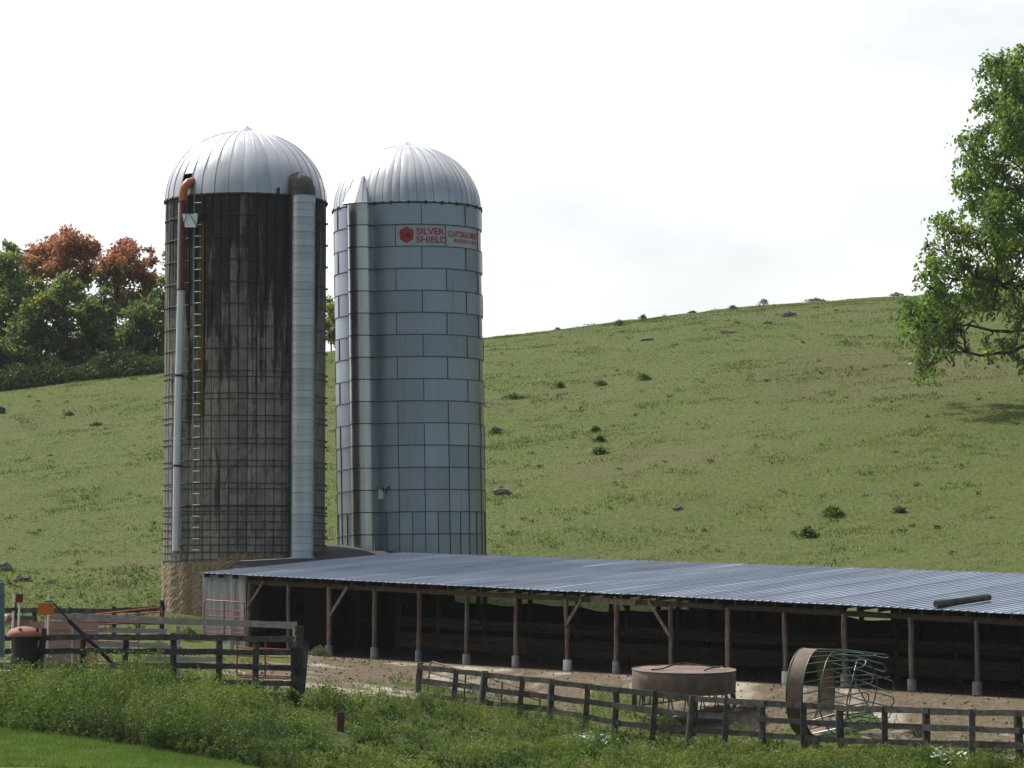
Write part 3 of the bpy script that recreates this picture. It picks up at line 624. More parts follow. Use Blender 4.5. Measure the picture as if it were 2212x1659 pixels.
# faceted transition hood
hb = []; ht = []; nn = 14; ux = Vector((math.cos(ph2), math.sin(ph2), 0)); uy = Vector((math.sin(ph2), -math.cos(ph2), 0))
top = c2 - uy * .42 - ux * .16
for i in range(nn):
    t = 2 * math.pi * i / nn; hb.append(c2 - ux * .08 + (ux * math.sin(t) + uy * math.cos(t)) * .54 + Vector((0, 0, H2 + .02 - .02 * math.cos(t))))
    s_ = max(abs(math.sin(t)), abs(math.cos(t))); ht.append(top + (ux * math.sin(t) * .14 + uy * math.cos(t) * .16) / s_ + Vector((0, 0, H2 + 1.06 - .05 * math.sin(t))))
MB().add(hb + ht, [(i, (i + 1) % nn, nn + (i + 1) % nn, nn + i) for i in range(nn)] + [tuple(range(nn, 2 * nn))]).build('chute_hood', M['dome2'], silo2)
p = top + uy * .15 + ux * .12 + Vector((0, 0, H2 + .86)); MB().beam(p - ux * .05, p + ux * .05, .05, .12).build('hood_hole', M['black'], silo2)
# lettering
def wrap_text(txt, psi0, psi1, ztop, zbot, mt, name, bold=.012, r=None):
    cu = bpy.data.curves.new(name, 'FONT'); cu.body = txt; cu.size = 1; cu.offset = bold; cu.resolution_u = 3
    ob = bpy.data.objects.new(name, cu); col.objects.link(ob); dg = bpy.context.evaluated_depsgraph_get(); me = bpy.data.meshes.new_from_object(ob.evaluated_get(dg))
    col.objects.unlink(ob); bpy.data.objects.remove(ob); r = r or R2 + .012
    xs = [v.co.x for v in me.vertices]; ys_ = [v.co.y for v in me.vertices]; x0, x1, y0, y1 = min(xs), max(xs), min(ys_), max(ys_)
    for v in me.vertices:
        a = PC2 + psi0 + (psi1 - psi0) * (v.co.x - x0) / (x1 - x0); z = zbot + (ztop - zbot) * (v.co.y - y0) / (y1 - y0); v.co = polar(a, r, z)
    me.materials.clear(); me.materials.append(mt); o = bpy.data.objects.new(name, me); col.objects.link(o); o.parent = silo2; return o
zr = H2 - RW
wrap_text('SILVER', R_(6.5), R_(29.4), zr - .13, zr - .365, M['sign_red'], 'lettering', .022)
wrap_text('SHIELD', R_(6.6), R_(31.2), zr - .42, zr - .655, M['sign_red'], 'lettering', .022)
wrap_text('CLAYTON & LAMBERT', R_(33), R_(70), zr - .19, zr - .41, M['sign_red'], 'lettering', .014)
wrap_text('BUCKNER KY. 40010', R_(38.5), R_(67), zr - .47, zr - .60, M['sign_red'], 'lettering', .012)
def shield(w, h, zc, r, mt, name):
    pr = [(-.42, .36), (-.22, .42), (0, .52), (.22, .42), (.42, .36), (.50, .12), (.47, -.12), (.44, -.26), (.22, -.37), (0, -.52), (-.22, -.37), (-.44, -.26), (-.47, -.12), (-.50, .12)]
    vs = [polar(PC2 + R_(-.8) + x * w / R2, r, zc + y * h) for x, y in pr]; c = polar(PC2 + R_(-.8), r, zc)
    n = len(vs); MB().add(vs + [c], [(i, (i + 1) % n, n) for i in range(n)]).build(name, mt, silo2)
shield(.50, .56, zr - .385, R2 + .012, M['sign_dark'], 'emblem_border'); shield(.455, .515, zr - .385, R2 + .018, M['sign_red'], 'emblem')
wrap_text('C&L', R_(-4.6), R_(3.0), zr - .29, zr - .46, M['sign_dark'], 'emblem_lettering', .02, R2 + .024)
# pale notice plate and reddish scrawl low on the wall
def pos2(x, y, r):
    xc = 892 + (878 - 892) * (1290 - y) / 840.; ps = math.asin((x - xc) / F * Y2 / r); return ps + PC2, zof(x, y, Y2 - r * math.cos(ps)) - ZB2
a0, zt_ = pos2(818.5, 1061, R2); a1, zb_ = pos2(831, 1077, R2)
MB().beam(polar((a0 + a1) / 2, R2 + .03, zb_), polar((a0 + a1) / 2, R2 + .03, zt_), .19, .03, up=polar(a0, 1, 0)).build('notice_plate', M['white'], silo2)
MB().beam(polar((a0 + a1) / 2 - .01, R2 + .03, zt_), polar((a0 + a1) / 2 - .01, R2 + .03, zt_ + .07), .13, .03, up=polar(a0, 1, 0)).build('notice_tab', M['white'], silo2)
scr = [[(825, 1056), (827, 1051), (829, 1054), (829, 1060)], [(832, 1059), (834, 1054), (836, 1062), (835, 1066)], [(837, 1058), (839, 1051), (841, 1050), (843, 1058)], [(806, 1054), (807, 1058), (806.5, 1062)]]
for st in scr:
    pts = []
    for x, y in st: a, z = pos2(x, y, R2 + .02); pts.append(polar(a, R2 + .016, z))
    MB().tube(pts, .022, 5).build('paint_mark', M['darkred'], silo2)

# ================================================================== open cattle shed
TH = math.atan2(SD[1], SD[0]); shed_z = GB
shed = thing('cattle_shed', 'long low open-fronted pole shed with ribbed blue-grey metal roof below the silos', 'shed', (SO[0], SO[1], shed_z), TH)
ef = [(433, 1237.5), (675, 1250), (1053, 1268), (1485, 1289), (1890, 1311), (2212, 1327.5)]
eb = [(850, 1194), (1053, 1201.5), (1270, 1207.5), (1485, 1213), (1890, 1227), (2212, 1242)]
WF, WB = -.32, 8.6
ft = [t_of(x, WF) for x, y in ef]; fz = [zof(x, y, shY(x, WF)) - shed_z for x, y in ef]
bt = [t_of(x, WB) for x, y in eb]; bz = [zof(x, y, shY(x, WB)) - shed_z for x, y in eb]
FA, FB = np.polyfit(ft, fz, 1); BA, BB = np.polyfit(bt, bz, 1)
def zf(t): return FA * t + FB
def zb_at(t): return BA * t + BB
def roofz(t, w): k = (w - WF) / (WB - WF); return zf(t) * (1 - k) + zb_at(t) * k
def gl(t, w=0.): return GA * t + .02 * w              # local ground height
T0 = ft[0]; T1 = 34.0
pitch_ = .28; nsheet = int((T1 - T0) / (pitch_ * 4)) + 1
for s_ in range(nsheet):
    t0 = T0 + s_ * pitch_ * 4; pr = []; lift = .004 * (s_ % 2) + random.uniform(0, .003)
    for r_ in range(4):
        b0 = t0 + r_ * pitch_; pr += [(b0, 0), (b0 + .105, 0), (b0 + .125, .026), (b0 + .142, .026), (b0 + .162, 0)]
    pr.append((t0 + 4 * pitch_, 0)); vs = []; fs = []; oh = random.uniform(-.02, .02)
    NW = 5
    for i in range(NW + 1):
        w = WF + oh + (WB - WF) * i / NW; sag = random.uniform(-.006, .006)
        for t, h in pr: vs.append((t, w, roofz(t, w) + h + lift + sag))
    m_ = len(pr)
    for i in range(NW):
        for j in range(m_ - 1): fs.append((i * m_ + j, i * m_ + j + 1, (i + 1) * m_ + j + 1, (i + 1) * m_ + j))
    # thickness at the eave
    k0 = len(vs)
    for t, h in pr: vs.append((t, WF + oh, roofz(t, WF) + h + lift - .012))
    for j in range(m_ - 1): fs.append((k0 + j, k0 + j + 1, j + 1, j))
    MB().add(vs, fs).build('roof_sheet', M['roof'], shed)
# purlin, rafters, beams
def lbeam(name, t0, w0, z0, t1, w1, z1, wd, h, mt, seg=None):
    b = MB()
    if seg: b.plank((t0, w0, z0), (t1, w1, z1), wd, h, seg, .008)
    else: b.beam((t0, w0, z0), (t1, w1, z1), wd, h, jit=.004)
    return b.build(name, mt, shed)
fx = [540, 624, 712, 810, 907, 1008, 1115, 1223, 1332, 1448, 1570, 1693, 1822, 1965, 2107]
tf = [t_of(x) for x in fx]; tf += [tf[-1] + 2.1 * k for k in (1, 2, 3, 4)]
t = T0 + .15
while t < T1 - .1:
    z0 = roofz(t, WF) - .085; z1 = roofz(t, WB) - .085; lbeam('rafter', t, WF + .06, z0, t, WB - .05, z1, .05, .12, M['beam']); t += .72
for w in (1.2, 3.0, 4.8, 6.6): lbeam('purlin', T0 + .1, w, roofz(T0, w) - .035, T1, w, roofz(T1, w) - .035, .08, .035, M['beam'])
bt_ = tf[:]
for i in range(0, len(tf) - 1):                         # front beam, one length per bay or two
    t0 = tf[i] - .1; t1 = tf[i + 1] - .1
    lbeam('front_beam', t0, random.uniform(-.02, .02), zf(t0) - .225, t1, random.uniform(-.02, .02), zf(t1) - .225, .10, .15, M['beam'], 3)
t0, t1 = t_of(1281), t_of(1378); lbeam('patch_board', t0, -.09, zf(t0) - .235, t1, -.09, zf(t1) - .235, .03, .16, M['post'])
for i in range(0, len(tf) - 1, 2):
    for w in (4.2, 8.2):
        t0, t1 = tf[i], tf[min(i + 2, len(tf) - 1)]; lbeam('inner_beam', t0, w, roofz(t0, w) - .22, t1, w, roofz(t1, w) - .22, .08, .16, M['beam'])
for i, t in enumerate(tf):
    g = gl(t); lean = random.uniform(-.05, .05)
    if i == 1: g0 = g - .1
    bx_ = t + lean; foot_r = random.uniform(.108, .135); fh = .30 + random.uniform(-.03, .03)
    if i >= 2:
        f = MB(); f.tube([(bx_, 0, g - .25), (bx_, 0, g + fh * .5), (bx_, 0, g + fh)], [foot_r * 1.03, foot_r, foot_r * .97], 16, jit=.02)
        fo = f.build('footing', M[{4: 'bluemetal', 7: 'white', 11: 'white'}.get(i, 'concrete')], shed, smooth=True)
    g1 = g + (fh if i >= 2 else -.2); zt_ = zf(t) - .24; pr_ = random.uniform(.066, .084)
    pts = [(bx_ + (t - bx_) * k + random.uniform(-.015, .015), random.uniform(-.012, .012), g1 + (zt_ - g1) * k) for k in (0, .25, .5, .75, 1)]
    pst_ = MB().tube(pts, [pr_ * random.uniform(.92, 1.08) for _ in pts], 9, jit=.04).build('post', M['post'], shed, smooth=True)
    if i >= 2: fo.parent = pst_
def shpt(x, y, w=0.): 
    t = t_of(x, w); return (t, w, zof(x, y, shY(x, w)) - shed_z)
for (xa, ya, xb, yb) in ((570.5, 1256, 534.5, 1313), (751, 1268, 712, 1331), (1256, 1294, 1220, 1354), (1399, 1297, 1446, 1373)):
    MB().beam(shpt(xa, ya, -.10), shpt(xb, yb, -.10), .035, .095, jit=.005).build('brace', M['post'], shed)
for i, t in enumerate(tf):                              # middle and rear rows
    for w, nm in ((4.2, 'inner_post'), (8.2, 'rear_post')):
        tt_ = t + (.55 if w == 4.2 else .2); g = gl(tt_, w)
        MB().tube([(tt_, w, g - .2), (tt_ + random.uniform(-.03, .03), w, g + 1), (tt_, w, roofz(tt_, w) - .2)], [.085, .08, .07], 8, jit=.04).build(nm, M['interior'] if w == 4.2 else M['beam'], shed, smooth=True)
        if (i + (w > 5)) % 2 == 0 or w > 5:
            s_ = 1 if random.random() < .75 else -1
            MB().beam((tt_ + s_ * .75, w - .09, roofz(tt_, w) - .22), (tt_, w - .09, roofz(tt_, w) - .95), .04, .09).build('brace', M['beam'], shed)
ti = [t + .55 for t in tf]
for i in range(1, len(ti) - 1):
    for z0, z1 in ((.10, .33), (.35, .58), (.76, .90), (.92, 1.07)):
        c = (z0 + z1) / 2; h = z1 - z0
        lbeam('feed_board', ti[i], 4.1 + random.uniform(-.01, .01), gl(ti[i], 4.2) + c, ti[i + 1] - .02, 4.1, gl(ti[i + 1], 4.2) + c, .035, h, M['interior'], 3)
# rear curtain with a sagging top edge
vs = []; fs = []; n = 120; ta, tb_ = T0 + .2, T1
for i in range(n + 1):
    t = ta + (tb_ - ta) * i / n; top_ = 1.40 + .06 * math.sin(t * 1.1) + .04 * math.sin(t * 2.9) - .03 * math.sin(t * .37)
    for k, (dw, z) in enumerate(((0, gl(t, 8.4) - .3), (.03 * math.sin(t * 5), gl(t, 8.4) + .7), (.02 * math.sin(t * 7), gl(t, 8.4) + top_), (.06, gl(t, 8.4) + top_))): vs.append((t, 8.38 + dw, z))
for i in range(n):
    for j in range(3): fs.append((i * 4 + j, i * 4 + 4 + j, i * 4 + 5 + j, i * 4 + 1 + j))
MB().add(vs, fs).build('rear_curtain', M['curtain'], shed, smooth=True)
def closed(x0, x1):                                     # boarded bays above the curtain
    t = t_of(x0, 8.3); te = t_of(x1, 8.3) if x1 < 2300 else T1
    while t < te:
        t1 = min(t + .28, te); MB().beam(((t + t1) / 2, 8.30, gl(t, 8.3) + 1.2), ((t + t1) / 2, 8.30, roofz(t, 8.3) - .03), t1 - t - .008, .025, up=(0, 1, 0)).build('rear_board', M['interior'], shed); t = t1
closed(760, 982); closed(1487, 1818); closed(1922, 2400)
# pale boards at the near-left corner, gable boards and the dark inner wall
tl = [t_of(x, -.03) for x in (440, 463, 487, 510, 534)]
for a, b_ in zip(tl[:-1], tl[1:]):
    MB().beam(((a + b_) / 2, -.05 + random.uniform(-.01, .01), gl(a) - .15), ((a + b_) / 2, -.05, zf((a + b_) / 2) - .03), b_ - a - .012, .03, up=(0, 1, 0)).build('wall_board', M['boardwall'], shed)
w = 0.0
while w < 8.3:
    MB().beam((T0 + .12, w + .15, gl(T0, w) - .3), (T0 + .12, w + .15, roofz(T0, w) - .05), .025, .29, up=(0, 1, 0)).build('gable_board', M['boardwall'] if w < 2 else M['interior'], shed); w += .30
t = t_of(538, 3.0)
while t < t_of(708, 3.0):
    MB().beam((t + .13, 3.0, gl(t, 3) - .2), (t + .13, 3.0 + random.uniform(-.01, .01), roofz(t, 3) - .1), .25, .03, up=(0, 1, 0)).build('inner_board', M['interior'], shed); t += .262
for (xa, xb) in ((622, 636), (638, 657)):
    a, b_ = shpt(xa, 1303, 2.95), shpt(xb, 1325, 2.95); MB().beam(((a[0] + b_[0]) / 2, 2.96, b_[2]), ((a[0] + b_[0]) / 2, 2.96, a[2]), b_[0] - a[0], .03, up=(0, 1, 0)).build('window_opening', M['black'], shed)
# log on the roof
a = shpt(2022, 1309, -.15); b_ = shpt(2134, 1294, 1.9)
def shw(p): v = Matrix.Rotation(TH, 4, 'Z') @ Vector(p); return v + Vector((SO[0], SO[1], shed_z))
pa_, pb_ = shw((a[0], -.2, roofz(a[0], -.2) + .13)), shw((t_of(2134, 1.7), 1.7, roofz(t_of(2134, 1.7), 1.7) + .13))
lg = thing('log', 'grey weathered pole lying across the ribbed roof near its right end', 'log', tuple(pa_))
b = MB(); b.tube([pa_, pa_.lerp(pb_, .5), pb_], [.10, .098, .09], 12, jit=.04); b.build('trunk_pole', M['fence'], lg, off=pa_, smooth=True)
b = MB(); b.tube([pb_, pb_ + (pb_ - pa_).normalized() * .02], .085, 12); b.build('cut_end', M['red'], lg, off=pa_)

# ================================================================== dark feed-room roof between silos and shed
fr = thing('feed_room', 'low dark rolled-roofed feed room wedged between the two silos and the shed', 'feed room', (-6.5, 111, -.8))
back = [(505, 1216, 109.7), (520, 1213, 109.62), (560, 1211, 109.6), (600, 1209, 109.62), (640, 1206.5, 109.9), (680, 1203, 110.6), (688, 1188, 112.2), (700, 1181, 113.2), (720, 1177.5, 113.8), (745, 1177, 114), (765, 1180, 113.8), (800, 1189, 113.2), (850, 1192, 112.9)]
bk = [at(*q) for q in back]; fro = []
for (x, y, Y) in back:
    X0, Y0 = SO + SD * T0; a = (x - CX) / F; w = max(1.0, (a * Y0 - X0) / (SW[0] - a * SW[1])); w = min(w, 8.55)
    p = shw((T0 + .02, w, roofz(T0, w) - .06)); fro.append(p)
mid = []
for i, (p, q) in enumerate(zip(bk, fro)):
    m_ = p.lerp(q, .5); m_.z += .10 if i > 5 else .03; mid.append(m_)
n = len(bk); vs = bk + mid + fro + [Vector((p.x, p.y, p.z - .5)) for p in fro]
MB().add(vs, [(k * n + i, k * n + i + 1, (k + 1) * n + i + 1, (k + 1) * n + i) for k in range(3) for i in range(n - 1)]).build('roof', M['tarroof'], fr, off=fr.location, smooth=True)
MB().tube([p + Vector((0, -.03, .015)) for p in bk[1:6]], .016, 5).build('flashing', M['rungs'], fr, off=fr.location)
q = at(757, 1192, 113.0)
MB().tube([at(808, 1174, 113.1), at(809, 1194, 113.1)], .02, 6).build('vent_stub', M['rungs'], fr, off=fr.location)
for k in range(9):
    x = -8.9 + k * .55
    MB().beam((x, 111.0 + k * .18 + .9, -1.2), (x, 111.0 + k * .18 + .9, .9), .5, .04, up=(0, 1, 0)).build('wall_board', M['interior'], fr, off=fr.location)
# ================================================================== fences
def W(v): return tuple(v)
def fence_post(parent, x0, y0, x1, y1, Y, r, mt='fence', flat=False, name='post', dep=.35):
    a = at(x0, y0, Y); b_ = at(x1, y1, Y); d = (b_ - a).normalized(); b2 = b_ + d * dep
    m = MB()
    if flat: m.plank(b2, a, r * 1.9, r * .7, 4, .006, up=(0, 1, 0))
    else: m.tube([b2, b_.lerp(a, .35) + Vector((random.uniform(-.01, .01), 0, 0)), b_.lerp(a, .7) + Vector((random.uniform(-.012, .012), 0, 0)), a], [r * 1.05, r * .97, r * 1.02, r * .93], 9, jit=.06)
    return m.build(name, M[mt], parent, off=parent.location, smooth=not flat)
def rail(parent, x0, y0, x1, y1, Ya, Yb, h, mt='fence', th=.035, name='rail'):
    m = MB(); m.plank(at(x0, y0, Ya), at(x1, y1, Yb), th, h, 5, .010); return m.build(name, M[mt], parent, off=parent.location)
rf = thing('board_fence', 'dark weathered four-rail board fence running down to the right in front of the feeders', 'fence', W(at(1500, 1610, 83)))
big = [(908, 1432, 900, 1538), (1048, 1449, 1038, 1542), (1193, 1466, 1187, 1550), (1331, 1484, 1327, 1588), (1499, 1502, 1488, 1622), (1645, 1513, 1647, 1621), (1814, 1523, 1815, 1648), (2000, 1530, 2002, 1643), (2198, 1542, 2202, 1616), (2400, 1552, 2402, 1650)]
small = [(986, 1447, 978, 1533), (1130, 1462, 1122, 1536), (1270, 1479, 1265, 1560), (1417, 1493, 1408, 1609), (1571, 1507, 1566, 1604), (1736, 1517, 1736, 1631), (1911, 1527, 1911, 1633), (2100, 1532, 2100, 1631), (2300, 1545, 2300, 1640)]
for p in big: fence_post(rf, *p, frY(p[0]), random.uniform(.082, .10) if p[0] != 1499 else .12)
for p in small: fence_post(rf, p[0], p[1], p[2], p[3], frY(p[0]) - .07, .075, flat=True)
rx = [908, 1048, 1193, 1331, 1499, 1645, 1814, 2000, 2198, 2400]
ry = [[1441, 1457, 1473, 1491, 1509, 1519, 1530, 1536, 1541, 1549],
      [1471, 1488, 1506, 1525, 1544, 1554, 1565, 1572, 1579, 1588],
      [1502, 1517, 1535, 1561, 1577, 1587, 1600, 1607, 1611, 1620],
      [1528, 1540, 1556, 1596, 1612, 1620, 1634, 1640, 1644, 1652]]
for r_ in range(4):
    for i in range(len(rx) - 1):
        if r_ == 3 and i in (1, 7): continue
        d = .06 if (i + r_) % 2 else .10
        rail(rf, rx[i] - 6, ry[r_][i] + random.uniform(-.8, .8), rx[i + 1] + 6, ry[r_][i + 1] + random.uniform(-.8, .8), frY(rx[i] - 6) - d, frY(rx[i + 1] + 6) - d, .145)
lf = thing('board_fence', 'dark board fence at the left ending in a doubled corner post', 'fence', W(at(400, 1470, 82.8)))
for p in ((95, 1357, 83, 1462), (181, 1367, 178, 1458), (272, 1370, 268, 1447), (375, 1367, 375, 1449), (474, 1374, 472, 1485), (553, 1374, 551, 1478)):
    fence_post(lf, *p, flY(p[0]), .085 if p[0] != 181 else .075)
fence_post(lf, 645, 1352, 644, 1500, flY(645) + .05, .135)
fence_post(lf, 663, 1388, 652, 1513, flY(655) - .22, .06, flat=True)
fence_post(lf, 632, 1386, 634, 1500, flY(640) - .1, .06, flat=True)
ly = [[(0, 1377), (181, 1377), (375, 1377), (474, 1378), (648, 1382)], [(0, 1406), (181, 1407), (375, 1408), (474, 1408.5), (648, 1409)], [(0, 1438), (181, 1440), (375, 1438), (474, 1440), (648, 1443)], [(300, 1470), (375, 1471), (474, 1473), (648, 1477)]]
for r_, ln in enumerate(ly):
    for (xa, ya), (xb, yb) in zip(ln[:-1], ln[1:]):
        d = .09 if r_ % 2 else .12; rail(lf, xa - 5, ya + random.uniform(-.8, .8), xb + 4, yb + random.uniform(-.8, .8), flY(xa) - d, flY(xb) - d, .15)
for y in (1394, 1433, 1468): MB().beam(at(630, y, flY(640) - .22), at(652, y + 1, flY(640) - .22), .05, .13).build('cleat', M['fence'], lf, off=lf.location)
b = MB(); b.tube([at(637 + 2.5 * math.sin(k * .9), 1358 + k * 2.1 + (3 * math.cos(k * 1.1)), flY(640) - .2) for k in range(18)], .014, 5); b.build('rope', M['rope'], lf, off=lf.location)
al = thing('board_fence', 'silver-grey planked alley fence just behind the dark left fence', 'fence', W(at(380, 1440, 84.6)))
for (xa, ya, xb, yb) in ((108, 1331, 330, 1339), (326, 1340, 634, 1351)): rail(al, xa, ya, xb, yb, 84.8, 84.4, .165, 'fence_light')
for (xa, ya, xb, yb) in ((205, 1361, 360, 1364), (205, 1392, 360, 1394), (310, 1424, 478, 1424), (360, 1398, 392, 1401)): rail(al, xa, ya, xb, yb, 84.8, 84.6, .13, 'fence_light')
for x, y0, y1 in ((637, 1343, 1470), (384, 1352, 1440), (500, 1346, 1375), (160, 1340, 1440)): fence_post(al, x, y0, x, y1, 84.9, .06, 'fence_light')
bf = thing('board_fence', 'far dark two-rail fence between the left clutter and the concrete silo', 'fence', W(at(200, 1350, 95)))
for (xa, ya, xb, yb) in ((0, 1318, 110, 1320), (108, 1319, 240, 1320), (238, 1320, 350, 1314), (0, 1335, 75, 1336), (210, 1345, 350, 1343)): rail(bf, xa, ya, xb, yb, 95.5, 95, .15)
for x, y0, y1 in ((31, 1300, 1350), (75, 1312, 1350), (149, 1312, 1350), (246, 1310, 1350), (298, 1312, 1350), (350, 1297, 1350)): fence_post(bf, x, y0, x, y1, 95.3, .07)
# ------------------------------------------------------------------ tubular gates
def gate(label, p00, p10, p01, p11, nb, nv, mt='red', r=.022, group=None, bars=None):
    g = thing('pipe_gate', label, 'gate', tuple((Vector(p00) + Vector(p10)) / 2), group=group); o = g.location
    p00, p10, p01, p11 = map(Vector, (p00, p10, p01, p11)); c = .12
    def P(u, v): return p00 * (1 - u) * (1 - v) + p10 * u * (1 - v) + p01 * (1 - u) * v + p11 * u * v
    lu = (p10 - p00).length; lv = (p01 - p00).length; cu, cv = c / lu, c / lv; pts = []
    for (u, v, su, sv) in ((0, 0, 1, 1), (1, 0, -1, 1), (1, 1, -1, -1), (0, 1, 1, -1)):
        e1 = (u + 0, v + sv * cv); e2 = (u + su * cu, v)
        k = (u + su * cu * .3, v + sv * cv * .3)
        seq = [e1, k, e2] if (u == 0 and v == 0) or (u == 1 and v == 1) else [e2, k, e1]
        pts += seq
    pts = [P(*q) for q in pts]; pts.append(pts[0]); MB().tube(pts, r, 8, cap=False).build('frame', M[mt], g, off=o, smooth=True)
    for v in (bars or [(i + 1) / (nb + 1) for i in range(nb)]): MB().tube([P(0, v), P(1, v)], r * .8, 7).build('bar', M[mt], g, off=o, smooth=True)
    for i in range(nv): u = (i + 1) / (nv + 1); MB().beam(P(u, 0), P(u, 1), .045, .012).build('upright', M[mt], g, off=o)
    return g
gate('red tubular gate standing against the pale corner boards of the shed', at(441, 1372, 104), at(528, 1374, 103.2), at(441, 1296, 104), at(528, 1301, 103.2), 0, 1, bars=[.08, .22, .38, .55, .74])
gate('red tubular gate behind the end bay of the left fence', at(512, 1462, 83.9), at(634, 1466, 83.6), at(512, 1374, 83.9), at(634, 1380, 83.6), 0, 1, bars=[.05, .2, .52, .72])
gate('red tubular gate half hidden behind the leaning black pole and pink board', at(190, 1428, 85.6), at(299, 1430, 85.4), at(150, 1341, 85.6), at(299, 1345, 85.4), 3, 1)
gate('long red gate lying aslant against the far fence at the left', at(197, 1350, 94.2), at(351, 1342, 94), at(197, 1328, 94.2), at(351, 1311, 94), 2, 1)
gate('rusty pipe gate leaning tilted behind the left end of the right-hand fence', at(921, 1528, frY(925) + .5), at(1166, 1562, frY(1160) + .35), at(930, 1428, frY(930) + .3), at(1166, 1497, frY(1160) + .25), 3, 2, 'rust', .02)
# ------------------------------------------------------------------ round feeder with skirt on top
Yf = 86.0; cf = at(1477.5, 1446, Yf); Rf = 111.5 / F * Yf; hf = 46 / F * Yf
f1 = thing('bale_feeder', 'rust-brown round bale feeder upside down with its sheet skirt on top, behind the right fence', 'feeder', tuple(cf)); tilt = Matrix.Rotation(R_(3.6), 4, 'X') @ Matrix.Rotation(R_(.6), 4, 'Y')
def T(p): return tilt @ Vector(p)
b = MB(); b.lathe([(Rf, -hf), (Rf + .006, -hf * .5), (Rf, -.02), (Rf - .015, 0), (Rf - .03, -.02)], 64); b.v = [tuple(T(p)) for p in b.v]; b.build('skirt', M['rust'], f1, smooth=True)
b = MB(); vs = [(0, 0, -.015)]; 
for k in range(64): a = 2 * math.pi * k / 64; vs.append((Rf * .99 * math.sin(a), -Rf * .99 * math.cos(a), -.005 + random.uniform(-.008, .008)))
b.add(vs, [(0, 1 + (k + 1) % 64, 1 + k) for k in range(64)]); b.v = [tuple(T(p)) for p in b.v]; b.build('top_sheet', M['rust'], f1)
for zz in (0.0, -hf):
    b = MB(); b.tube([T((Rf * math.sin(a), -Rf * math.cos(a), zz)) for a in [2 * math.pi * k / 64 for k in range(65)]], .016, 6, cap=False); b.build('hoop', M['rust'], f1, smooth=True)
gzf = float(gz(cf.x, Yf)) - cf.z
for k in range(20):                                       # splayed flat bars under the skirt
    a = 2 * math.pi * k / 20; s_ = .12
    for dd in (-1, 1):
        p0 = T((Rf * .98 * math.sin(a), -Rf * .98 * math.cos(a), -hf)); a2 = a + dd * s_ * .5; q = Vector((Rf * 1.0 * math.sin(a2), -Rf * 1.0 * math.cos(a2), 0)); q.z = gzf + .35 - .28 * (q.y / Rf) * -1 * 0 + (float(gz(cf.x + q.x, Yf + q.y)) - cf.z - gzf) * .6
        MB().tube([p0, q], .020, 6).build('leg_bar', M['wire'], f1)
b = MB(); b.tube([Vector((Rf * math.sin(a), -Rf * math.cos(a), gzf + .35 + (float(gz(cf.x + Rf * math.sin(a), Yf - Rf * math.cos(a))) - cf.z - gzf) * .6)) for a in [2 * math.pi * k / 48 for k in range(49)]], .018, 6, cap=False); b.build('foot_hoop', M['wire'], f1)
for pts in ([(-.88, -.4, .02), (-.6, -.25, .03), (-.3, 0, .11), (-.05, .4, .13)], [(.02, .5, .13), (.4, .3, .10), (.95, .1, .06)], [(.52, -.55, .02), (.62, -.4, .06), (1.0, .0, .10), (1.12, .1, .05)]):
    MB().tube([T((x * Rf / 1.37 * 1.0, y * 1.0, z)) for x, y, z in pts], .020, 6).build('bent_rod', M['wire'], f1, smooth=True)
# ------------------------------------------------------------------ green feeder standing on its rim
Yg = 81.2; ca = at(1751, 1495, Yg); Rg = 93.5 / F * Yg; wb = .43
f2 = thing('bale_feeder', 'green tubular bale feeder tipped up on its rim, bent hoops pointing right', 'feeder', tuple(ca))
yaw = R_(-27); rot = Matrix.Rotation(yaw, 4, 'Z') @ Matrix.Rotation(R_(2), 4, 'Y')
def A(x, a, r): return rot @ Vector((x, -r * math.cos(a), r * math.sin(a)))      # axis x; ring angle a
vs = []; fs = []; n = 56
for k in range(n):
    a = 2 * math.pi * k / n
    for x in (-wb / 2, 0, wb / 2): vs.append(A(x, a, Rg + random.uniform(-.004, .004)))
for k in range(n):
    for j in range(2): fs.append((k * 3 + j, ((k + 1) % n) * 3 + j, ((k + 1) % n) * 3 + j + 1, k * 3 + j + 1))
MB().add(vs, fs).build('skirt', M['rust'], f2, smooth=True)
for x in (-wb / 2, wb / 2): MB().tube([A(x, 2 * math.pi * k / n, Rg) for k in range(n + 1)], .016, 7, cap=False).build('rim_tube', M['green'], f2, smooth=True)
NH = 13
for k in range(NH):
    a = 2 * math.pi * (k + .25) / NH; da = .125; Lh = random.uniform(1.45, 1.72); upk = max(0, math.sin(a)); q_ = .80 + .16 * upk + random.uniform(-.10, .05)
    tw = .34 + random.uniform(-.08, .1)
    pts = [A(wb / 2, a - da, Rg), A(wb / 2 + .7, a + tw * .45 - da * 1.1, Rg * (.5 + q_ * .5 + .03)), A(wb / 2 + Lh - .15, a + tw - da * 1.3, Rg * q_)]
    for q in (-.9, -.4, .4, .9): pts.append(A(wb / 2 + Lh - .08 * abs(q), a + tw + da * 1.2 * q, Rg * q_))
    pts += [A(wb / 2 + Lh - .15, a + tw + da * 1.3, Rg * q_), A(wb / 2 + .7, a + tw * .45 + da * 1.1, Rg * (.5 + q_ * .5 + .03)), A(wb / 2, a + da, Rg)]
    MB().tube(pts, .016, 7).build('hoop_tube', M['green'], f2, smooth=True)
for x, r, w_ in ((.45, .95, .03), (1.15, .84, .07)):
    MB().tube([A(wb / 2 + x + w_ * math.sin(3 * t_), t_, Rg * r * (1 + .05 * math.sin(2 * t_ + x))) for t_ in [2 * math.pi * k / 40 for k in range(41)]], .017, 7, cap=False).build('cross_ring', M['green'], f2, smooth=True)
